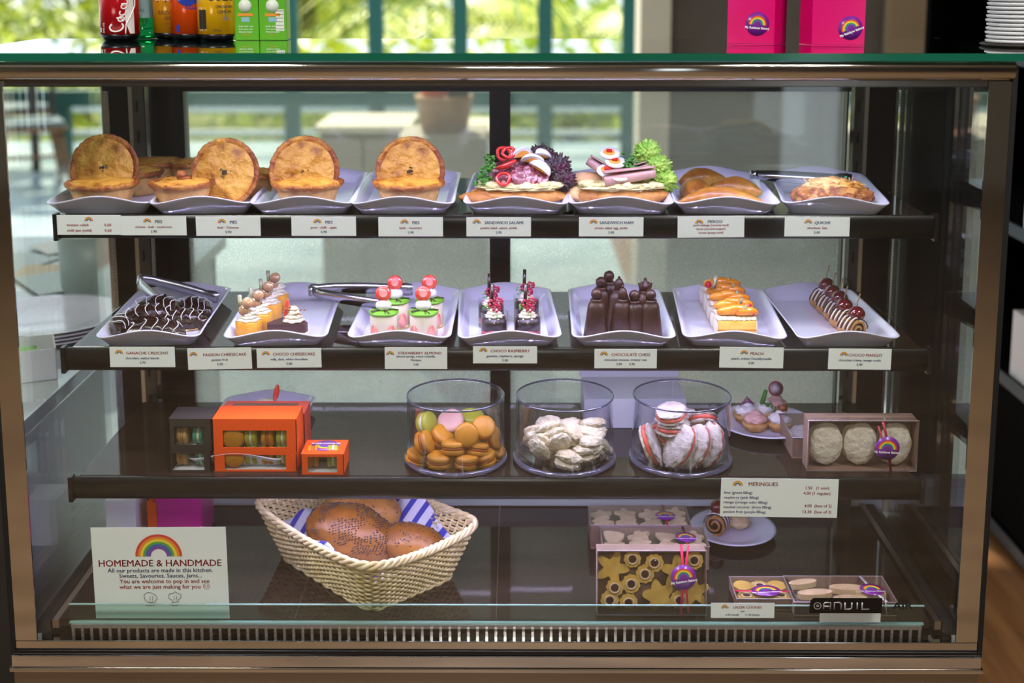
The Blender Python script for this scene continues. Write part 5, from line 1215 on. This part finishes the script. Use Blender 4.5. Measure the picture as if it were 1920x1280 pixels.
# plate with the roll
c = at(1375, 990, z=SD+.013)
plate('plate', 'oval white plate with a chocolate roll, half behind the meringues card', c.x, c.y+.005, BD, .078)
t = thing('mango_roll', 'chocolate drizzled roll lying on the plate under the meringues card', 'cake', at(1345, 993, z=BD+.008), 1.1); spiral_roll(t, .019, .04); k = M(); k.blob((0, .0, .046), (.0145,)*3, .03, 2, 4); obj('cherry', k, cherry, t); t.location.z = BD+.0055
t = thing('crumbed_cake', 'small pale crumbed cake beside the chocolate roll', 'cake', at(1385, 985, z=BD+.008)); t.location.z = BD+.0055; k = M(); k.blob((0, 0, .010), (.021, .018, .012), .2, 3, 4, flat=.8); obj('crumb', k, ck, t)
# white cartons, pink box at rear left
def plainbox(name, label, px0, px1, pyt, y, d, m_, m2=None, zb=BD, rz=0):
    a = at(px0, 1000, y=y).x; b = at(px1, 1000, y=y).x; h = at(px0, pyt, y=y).z-zb
    t = thing(name, label, 'box', ((a+b)/2, y, zb), rz); k = M(); k.rbox((0, d/2, h/2), (b-a, d, h*.72), .0008) if 0 else k.rbox((0, d/2, h*.42), (b-a, d, h*.84), .0008); obj('card_body', k, m_, t)
    k = M(); k.rbox((0, d/2, h*.92), ((b-a)*1.02, d*1.02, h*.16), .0008); obj('card_lid', k, m2 or m_, t); return t, b-a, h
pinkb = mat('magenta_box', 'c8088c', .3, coat=.3)
t, w, h = plainbox('gift_box', 'small white carton behind the notice, left of the magenta box', 200, 256, 938, .28, .07, whitec)
t, w, h = plainbox('gift_box', 'magenta carton behind the notice and under the lowest shelf', 296, 378, 930, .29, .09, pinkb)
t, w, h = plainbox('gift_box', 'narrow orange carton between the white and magenta cartons', 278, 295, 942, .29, .07, orange_c)
# ------------------------------------------------------------------ on top of the case
ZG = ZT+.0004
alu = mat('aluminium', 'b8b8bc', .25, 1)
def can_base(label, px, py, body, r=.0332, h=.122, name='drink_can', cat='can'):
    p = at(px, py, z=ZT); t = thing(name, label, cat, (p.x, p.y+r*.8, ZG))
    k = M(); k.lathe([(0, .004), (r*.70, .003), (r*.76, 0), (r*.82, .001), (r, .011)], 48); obj('can_base', k, mat('dark_base', '16161c', .3, .6), t)
    k = M(); k.lathe([(r, .011), (r, h-.014), (r*.80, h-.001), (r*.80, h), (r*.77, h), (r*.76, h-.004), (0, h-.004)], 64); obj('can_body', k, body, t); return t
def wrap(r, a0=-PI/2):
    def f(p): a = a0+p.x/r; return Vector((r*math.cos(a), r*math.sin(a), p.y))
    return f
def on_can(t, name, items, mats, r=.0332):
    k = M()
    for it in items: it(k, wrap(r+.0003))
    return obj(name, k, mats, t)
red_can = mat('red_can', 'c4101c', .25, .15, coat=.5)
t = can_base('red cola can with white script, leftmost of the drinks on the counter glass', 217, 77, red_can)
w_ = mat('white_print', 'ece8e8', .4)
def script(k, f):
    # vertical script "Coca" : baseline runs up the can
    def S_(pts, r=.0011):
        out = []
        for i in range(len(pts)-1):
            for j in range(5): q_ = j/5; out.append((pts[i][0]*(1-q_)+pts[i+1][0]*q_, pts[i][1]*(1-q_)+pts[i+1][1]*q_))
        out.append(pts[-1]); k.tube([f(Vector((x, y, 0))) for x, y in out], r, 6)
    def mp(u, v, sc=.022, ox=.014, oy=.014): return (ox-v*sc+u*sc*.28, oy+u*sc)   # text space -> can, turned upright
    def sm(a, b, cx, cy, rx, ry, n=14): return [mp(cx+rx*math.cos(a+(b-a)*i/n), cy+ry*math.sin(a+(b-a)*i/n)) for i in range(n+1)]
    S_(sm(.9, 5.6, .42, .55, .34, .50), .0016)
    S_(sm(5.6, 6.6, .42, .55, .7, .5, 6), .0012)
    S_(sm(0, 6.3, 1.02, .34, .17, .22), .0014)
    S_(sm(.9, 5.4, 1.5, .34, .19, .23), .0014)
    S_(sm(0, 6.3, 1.98, .34, .18, .22), .0014); S_([mp(2.16, .6), mp(2.18, .12), mp(2.4, .2), mp(2.6, .5)], .0013)
    S_(sm(.9, 5.6, 3.1, .6, .3, .5), .0016); S_(sm(0, 6.3, 3.7, .34, .17, .22), .0014)
    S_([mp(-.1, -.25), mp(.6, -.12), mp(1.3, -.35), mp(2.0, -.55), mp(2.8, -.40), mp(3.6, -.1)], .0011)
def band(x0, x1, y0, y1, m=0, bulge=0):
    def g_(k, f):
        n = 24; vs = []
        for i in range(n+1):
            y = y0+(y1-y0)*i/n; b = bulge*math.sin(PI*i/n)
            for j in range(5): vs.append(f(Vector((x0+b+(x1-x0-b)*j/4, y, 0))))
        k.add(vs, [(i*5+j, i*5+j+1, (i+1)*5+j+1, (i+1)*5+j) for i in range(n) for j in range(4)], m, True)
    return g_
def wtext(s_, x, y, size, m=0, rot=0, bold=.02):
    def g_(k, f):
        c, s2 = math.cos(rot), math.sin(rot)
        text_into(k, s_, 0, 0, size, m, 'CENTER', bold=bold, fn=lambda p: f(Vector((x+p.x*c-p.y*s2, y+p.x*s2+p.y*c, 0))), z=0)
    return g_
on_can(t, 'script_logo', [script, wtext('375 mL', -.018, .022, .006, 0, PI/2)], [w_]); on_can(t, 'white_swoosh', [band(.027, .036, .012, .07, 0, -.008)], [w_])
on_can(t, 'recycling_panel', [band(-.031, -.026, .014, .022)], [mat('pale_green_print', 'a8c8a0', .5)])
# green bottle
p = at(264, 73, z=ZT); t = thing('water_bottle', 'green glass water bottle with a pale blue label behind the cola can', 'bottle', (p.x, p.y+.02, ZG)); r = .029
k = M(); k.lathe([(0, .006), (r*.5, .004), (r*.8, 0), (r, .010), (r*.97, .03), (r, .04), (r, .14), (r*.5, .19), (r*.4, .23), (0, .23)], 40, fn=lambda a_, z, a, i: (a_*(1+.04*math.sin(6*a)*(i == 3)), z)); obj('glass_body', k, mat('green_glass', '0f7a3a', .05, trans=.7, coat=.6), t)
k = M(); k.lathe([(r+.0004, .036), (r+.0004, .12)], 40, caps=False); lb = obj('paper_label', k, mat('pale_blue_label', '9cc8cc', .5), t)
on_can(t, 'label_print', [wtext('MINERAL', -.006, .046, .009, 1), lambda k, f: k.add([f(Vector((.0+.005*q_*math.sin(2*PI*i/10), .068+.005*q_*math.cos(2*PI*i/10), 0))) for i in range(10) for q_ in [(1 if i % 2 == 0 else .42)]], [tuple(range(10))], 0, False)], [RED, mat('teal_print', '2a8a8c', .5)], r=r+.0004)
t = can_base('slim amber ginger beer can beside the orange can', 314, 74, mat('amber_can', 'e09a14', .25, .1, coat=.4), r=.030)
on_can(t, 'printed_text', [band(-.028, .03, .063, .075, 1), wtext('GINGER', -.004, .066, .0085, 2), wtext('BREWED', .006, .042, .010, 0), wtext('BEER', .006, .033, .008, 0), band(.0, .008, .020, .021, 0), band(-.003, .012, .026, .0268, 0)], [mat('brown_print', '5a2a08', .5), mat('dark_red_print', '8a1414', .5), WHITE_INK], r=.030)
k = M(); rr = .0303
t2 = can_base('orange soft drink can with a blue roundel, between two yellow cans', 350, 76, mat('orange_can', 'e8500c', .25, .1, coat=.4), r=.0325)
def roundel(k, f):
    n = 30; k.add([f(Vector((.006, .078, 0)))]+[f(Vector((.006+.022*math.cos(2*PI*i/n), .078+.020*math.sin(2*PI*i/n), 0))) for i in range(n)], [(0, 1+i, 1+(i+1) % n) for i in range(n)], 0, True)
on_can(t2, 'blue_roundel', [roundel, band(-.016, -.010, .014, .026, 0)], [mat('royal_blue', '14309a', .4)])
on_can(t2, 'printed_text', [wtext('Fanta', .008, .072, .018, 0, .2, .05), wtext('ORANGE', .012, .052, .007, 1, -.1)], [WHITE_INK, mat('royal_blue', '14309a', .4)], r=.0329)
t3 = can_base('yellow lemon drink can with a barcode, right of the orange can', 402, 77, mat('yellow_can', 'f4b80c', .25, .1, coat=.4), r=.0335)
def bars(k, f):
    for i in range(16): band(-.029+i*.0011, -.0284+i*.0011+.0003*(i % 3), .020, .052, 1)(k, f)
on_can(t3, 'barcode', [band(-.030, -.012, .017, .056, 0)], [WHITE_INK]); on_can(t3, 'barcode_lines', [bars], [BLACK, BLACK], r=.0339)
def crest(k, f):
    n = 30; k.add([f(Vector((.022, .062, 0)))]+[f(Vector((.022+.019*math.cos(PI+PI*i/n), .064+.030*math.sin(PI+PI*i/n), 0))) for i in range(n+1)], [(0, 1+i, 2+i) for i in range(n)], 0, True)
on_can(t3, 'silver_crest', [crest], [mat('silver_ink', '8e98a0', .3, .5)]); on_can(t3, 'printed_text', [wtext('SOLO', .018, .068, .018, 0, 0, .06), wtext('ORIGINAL', .021, .055, .0068, 0), wtext('LEMON', .021, .046, .0075, 0), wtext('375mL', .008, .016, .005, 0)], [mat('near_black_print', '14202a', .5)], r=.0339)
# juice cartons
for i, (px0, px1, lab_) in enumerate(((437, 486, 'left of two green and white juice cartons on the counter glass'), (487, 538, 'right of two green and white juice cartons on the counter glass'))):
    yy = at(512, 76, z=ZT).y; a = at(px0, 75, y=yy).x; b = at(px1, 75, y=yy).x; w = b-a; t = thing('juice_carton', lab_, 'carton', ((a+b)/2, yy, ZG), 0, 'juice cartons')
    k = M(); k.rbox((0, .019, .058), (w, .038, .116), .002); obj('carton_body', k, mat('leaf_green_carton', '5cb020', .35, coat=.3), t)
    k = M(); k.bx(-w*.5+.001, w*.5-.001, -.0005, -.0002, .078, .114); obj('white_panel', k, mat('carton_white', 'dfe8dc', .4), t)
    k = M(); k.lathe([(0, 0), (.011, 0), (.011, .0004), (0, .0004)], 28, T=R(PI/2, 0, 0, (0, -.0004, .058))); k.box((0, -.0005, .043), (.026, .0004, .005), 1); k.box((0, -.0005, .035), (.014, .0004, .008), 2); obj('round_motif', k, [mat('carton_white', 'dfe8dc', .4), mat('carton_orange', 'e0902c', .5), mat('carton_blue', '88b8c8', .5)], t)
    k = M()
    for j, s_ in enumerate(('made with real', 'fruit juice and', 'filtered water', '200 mL')): text_into(k, s_, 0, .0225-.0048*j, .0042, 1 if j < 3 else 0, 'CENTER', T=R(PI/2, 0, 0, (0, -.0006, 0)))
    obj('printed_text', k, [mat('carton_orange', 'e0902c', .5), WHITE_INK], t)
    if i: k = M(); k.bx(w*.5-.018, w*.5-.004, -.0006, -.0003, .016, .052, 0); obj('nutrition_panel', k, mat('carton_white', 'dfe8dc', .4), t); k = M(); [k.bx(w*.5-.017, w*.5-.005, -.0009, -.0007, .019+.006*j, .0198+.006*j, 0) for j in range(6)]; obj('panel_lines', k, greyc, t)
    k = M(); k.tube([(w*.25, .019, .116), (w*.25, .019, .135)], .0025, 8); obj('straw', k, w_, t)
# magenta boxes with rainbow stickers
mag = mat('hot_pink_card', 'dc006c', .18, coat=.7)
for (px0, pxf, px1, pyb, rz, lab_, sxy) in ((1362, 1452, 1474, 86, .16, 'hot pink box with a rainbow sticker, left of two on the counter glass', (.010, .034)), (1498, 1522, 1620, 88, -.24, 'hot pink box with a glittering highlight, right of two on the counter glass', (.018, .029))):
    p0 = at(px0 if rz > 0 else pxf, pyb, z=ZT); p1 = at(pxf if rz > 0 else px1, pyb, z=ZT); fw = (p1-p0).length; rz2 = math.atan2(p1.y-p0.y, p1.x-p0.x)
    rot = .06 if rz > 0 else -.05
    t = thing('gift_box', lab_, 'box', ((p0.x+p1.x)/2, (p0.y+p1.y)/2, ZG), rot)
    sh = .35 if rz > 0 else -.35
    # plan with the flank turned towards the camera
    q0 = at(px1 if rz > 0 else px0, pyb-1, y=p0.y+.045); R_i = Euler((0, 0, -rot)).to_matrix(); off = R_i @ Vector((q0.x-(p1.x if rz > 0 else p0.x), .045, 0))
    P_ = [(-fw/2, 0), (fw/2, 0), (fw/2+off.x, off.y), (-fw/2+off.x, off.y)]
    k = M(); k.prism(P_, 0, .10); obj('card_body', k, mag, t, bevel=.0008)
    k = M(); k.prism([(x*1.01, y) for x, y in P_], .1002, .125); obj('card_lid', k, mag, t, bevel=.0008)
    sticker(t, (sxy[0], -.0005, sxy[1]), (PI/2, .08 if rz > 0 else -.38, 0), .0185)
    k = M(); k.bx(-fw/2, fw/2, -.0003, .0003, .0028, .0034); obj('bottom_crease', k, mat('crease', '8a0450', .4), t)
# stack of white trays at the right end
cp = at(1915, 90, z=ZT); k = M(); k.lathe([(0, 0), (.05, 0), (.055, .003), (.052, .005), (0, .005)], 40); tag(obj('coaster', k, greyc, loc=(cp.x+.012, cp.y+.05, ZG)), 'dark round mat under the stack of white lids', 'mat')
l0 = None
for i in range(13):
    lab_ = 'white cup lid in the stack at the right end of the counter glass'
    if l0 is None:
        k = M(); k.lathe([(0, 0), (.042, 0), (.046, .0008), (.047, .004), (.043, .0052), (0, .0052)], 40); l0 = obj('cup_lid', k, whitec); o = l0
    else: o = l0.copy(); C.objects.link(o)
    o.location = (cp.x+.012+.001*math.sin(i*2.1), cp.y+.05, ZG+.0055+.0064*i); tag(o, lab_, 'lid', 'stacked white lids')
# ------------------------------------------------------------------ left: table with crockery, chairs
tabm = mat('pale_table', 'a8b4b8', .15, col2='c8d0d0', ns=5, coat=.5)
def leg4(t, w, d, h, s=.05, m_=None):
    for sx in (-1, 1):
        for sy in (-1, 1): k = M(); k.rbox((sx*(w/2-s), sy*(d/2-s), h/2), (s, s, h), .004); obj('leg', k, m_ or MATS['dark_door'], t)
t = thing('side_table', 'pale table with crockery standing left of the display case', 'table', (-1.32, .9, 0)); TZ = .72
k = M(); k.rbox((0, 0, TZ-.015), (1.05, 1.5, .03), .004); obj('tabletop', k, tabm, t); leg4(t, 1.05, 1.5, TZ-.03); k = M(); k.bx(-.5, .5, -.72, .72, .04, TZ-.03); obj('cabinet_or_shade_body', k, mat('under_table_shade', '8a92a4', .4), t)  # closed blue-grey body added to stand for the shade under the table
def onT(px, py): return at(px, py, z=TZ)
p = onT(180, 560); r = .085
t = thing('frosted_jar', 'frosted pale glass jar on the side table', 'jar', (p.x-.01, p.y+.05, TZ+.0005)); k = M(); k.lathe([(0, 0), (r*.85, 0), (r*.97, .02), (r, .15), (r*.98, .15), (r*.95, .02), (r*.8, .006), (0, .006)], 48); obj('glass_body', k, mat('frosted_glass', 'b4c8c4', .4, trans=.35), t)
k = M(); k.tube([(r*.99*math.cos(i*PI/24), r*.99*math.sin(i*PI/24), .15) for i in range(48)], .003, 6, closed=True); obj('jar_rim', k, mat('frosted_rim', 'd8e4e0', .2), t)
p = onT(110, 620)
for i in range(4): plate('dinner_plate', 'large white plate in the stack on the side table', p.x-.02, p.y, TZ+.0006+.0075*i, .16, 'stacked dinner plates')
p = onT(60, 690)
t = thing('serving_box', 'open white carton with green leaves on the side table', 'box', (-.90, .42, TZ+.0005), .4); k = M(); 
for a in ((-.07, .07, -.05, -.048), (-.07, .07, .048, .05), (-.07, -.068, -.05, .05), (.068, .07, -.05, .05)): k.bx(*a, 0, .06)
k.bx(-.07, .07, -.05, .05, 0, .002); obj('card_body', k, whitec, t); k = M(); k.blob((0, 0, .035), (.05, .035, .02), .3, 3, 3); obj('green_filling', k, MATS['mint'], t)
rr = random.Random(5)
for i in range(7):
    k = M(); k.rbox((0, 0, 0), (.15, .21, .0008), .0002); o = obj('paper_sheet', k, mat('paper_%d' % (i % 3), ('d8dcdc', 'c8b89c', 'b8c8cc')[i % 3], .6), loc=(-1.15+rr.uniform(-.12, .22), 1.3+rr.uniform(-.2, .25), TZ+.001+.0012*i), rot=(0, 0, rr.random()*3)); tag(o, 'loose paper sheet scattered on the side table', 'paper', 'loose sheets on the side table')
cwood = mat('chair_wood', '7a5230', .4); cdark = mat('chair_dark', '2c221e', .5); cpad = mat('grey_pad', '5c7078', .7)
def chair(label, x, y, rz, grp=None):
    t = thing('dining_chair', label, 'chair', (x, y, 0), rz, grp)
    k = M(); k.rbox((0, 0, .43), (.44, .44, .03), .008); obj('seat', k, cwood, t)
    k = M(); k.rbox((0, 0, .462), (.42, .42, .035), .012); obj('seat_cushion', k, cpad, t)
    for sx in (-1, 1):
        k = M(); k.tube([(sx*.17, -.17, .42), (sx*.23, -.24, 0)], [.022, .014], 8); obj('leg', k, cwood, t)
        k = M(); k.tube([(sx*.17, .17, .42), (sx*.23, .25, 0)], [.022, .014], 8); obj('leg', k, cwood, t)
        k = M(); k.tube([(sx*.19, .19, .42), (sx*.2, .25, .65), (sx*.17, .30, .92)], [.02, .018, .014], 8); obj('back_post', k, cdark, t)
    k = M(); k.grid(lambda u, v: ((u-.5)*.40, .28+.03*math.cos((u-.5)*PI)+.02*v, .74+.16*v), 12, 3); obj('back_rest', k, cdark, t, solid=.012)
    k = M(); k.rbox((0, -.2, .25), (.36, .015, .02), .003); obj('stretcher', k, cwood, t)
chair('wooden chair with grey seat pad seen through the left side glass', at(60, 356, z=0).x, at(60, 356, z=0).y, .5)
chair('dark chair at the left edge of the picture, nearer the posts', at(-30, 340, z=0).x, at(-30, 340, z=0).y+.6, -2.4)
t = thing('dining_table', 'dark cafe table behind the chairs at far left', 'table', (at(20, 330, z=0).x-.3, 6.9, 0)); k = M(); k.rbox((0, 0, .72), (.9, .8, .04), .005); obj('tabletop', k, cdark, t); leg4(t, .9, .8, .70)
# ------------------------------------------------------------------ behind: counter units and planter seen through the doors
cab = mat('beige_cabinet', '8f8574', .6); 
for i, (px0, px1, pyt, Y, d, h_, lab_) in enumerate(((600, 762, 236, 3.7, .5, None, 'beige cupboard seen through the left sliding door'), (835, 915, 245, 3.6, .5, None, 'narrow beige cupboard beside the middle door post'),)):
    a = at(px0, 300, y=Y).x; b = at(px1, 300, y=Y).x; zt2 = at(px0, pyt, y=Y).z; t = thing('cupboard', lab_, 'cupboard', ((a+b)/2, Y, 0)); w = b-a
    k = M(); k.bx(-w/2, w/2, .02, d, 0, zt2-.03); obj('cabinet_or_shade_body', k, cab, t)
    for j in range(2): k = M(); k.rbox((-w/4+j*w/2, .008, (zt2-.03)/2), (w/2-.01, .02, zt2-.08), .003); dr = obj('door', k, MATS['wall_panel'] if 'wall_panel' in MATS else cab, t); k = M(); k.rbox((-w/4+j*w/2+(.08 if j == 0 else -.08), -.01, zt2*.6), (.012, .02, .1), .003); obj('handle', k, chrome, dr)
    k = M(); k.rbox((0, d/2, zt2-.015), (w+.04, d+.04, .03), .004); obj('countertop', k, beige, t)
Y = 3.1; a = at(780, 200, y=Y); b = at(886, 200, y=Y); w = b.x-a.x; zc = at(830, 245, y=Y).z
k = M(); k.rbox((0, 0, zc/2), (w*1.5, .4, zc), .01); tag(obj('pedestal', k, cab, loc=((a.x+b.x)/2, Y, 0)), 'beige pedestal under the wooden planter', 'pedestal')
t = thing('planter', 'tapered wooden planter with orange fruit on a pedestal behind the case', 'planter', ((a.x+b.x)/2, Y, zc+.0005)); k = M(); k.lathe([(0, 0), (w*.40, 0), (w*.5, .12), (w*.53, .14), (w*.47, .14), (0, .11)], 28); obj('wooden_pot', k, mat('pot_wood', '9c6a3a', .5, col2='b8844c', ns=8), t)
k = M(); k.blob((-.03, 0, .17), (.07, .06, .045), .1, 2, 3); obj('orange_fruit', k, mat('orange_skin', 'e8641c', .4), t); k = M(); k.blob((.05, 0, .16), (.05, .05, .04), .3, 3, 3); obj('dark_leaves', k, mat('dark_leaf', '3a4030', .6), t)
# ------------------------------------------------------------------ right: black shelf unit
t = thing('shelf_unit', 'tall black open shelf unit at the right edge', 'shelving', (1.46, 1.45, 0)); grs = mat('grey_edge', '242c36', .5)
bl = mat('matt_black', '020202', .9, spec=.05)
k = M(); k.bx(.18, .22, -.75, .5, 0, 2.2); obj('back_panel', k, bl, t)
k = M(); k.bx(-.2, .2, .46, .5, 0, 2.2); obj('side_panel', k, bl, t)
for z in (.035, .437, .825, 1.25, 1.65):
    k = M(); k.bx(-.18, .18, -.75, .46, z-.012, z+.012, 0); s_ = obj('shelf_board', k, bl, t); k = M(); k.bx(-.186, -.18, -.75, .46, z-.016, z+.016); obj('edge_strip', k, grs, s_)
k = M(); k.bx(-.178, -.17, -.75, .46, .06, .42); obj('kick_panel', k, bl, t)
def u_at(px, py, x): return at(px, py, x=x)
p = u_at(1895, 745, 1.25)
zb = .4495
t = thing('paper_bag', 'white paper carrier bag with twisted handles on the black shelf', 'bag', (1.335, 1.17, zb)); k = M(); k.rbox((0, 0, .085), (.09, .16, .17), .002); obj('bag_body', k, mat('bag_paper', 'cfc4c4', .7), t)
k = M(); k.tube([(0, -.03+.06*i/10, .17+.035*math.sin(PI*i/10)) for i in range(11)], .0025, 6); obj('handle', k, MATS['bag_paper'], t)
t = thing('leaflet_box', 'pale box on the upper shelf at the right edge', 'box', (1.335, 1.13, .8375)); k = M(); k.rbox((0, 0, .06), (.1, .16, .12), .003); obj('card_body', k, whitec, t); k = M(); k.rbox((0, 0, .128), (.09, .12, .016), .003); obj('card_lid', k, greyc, t)
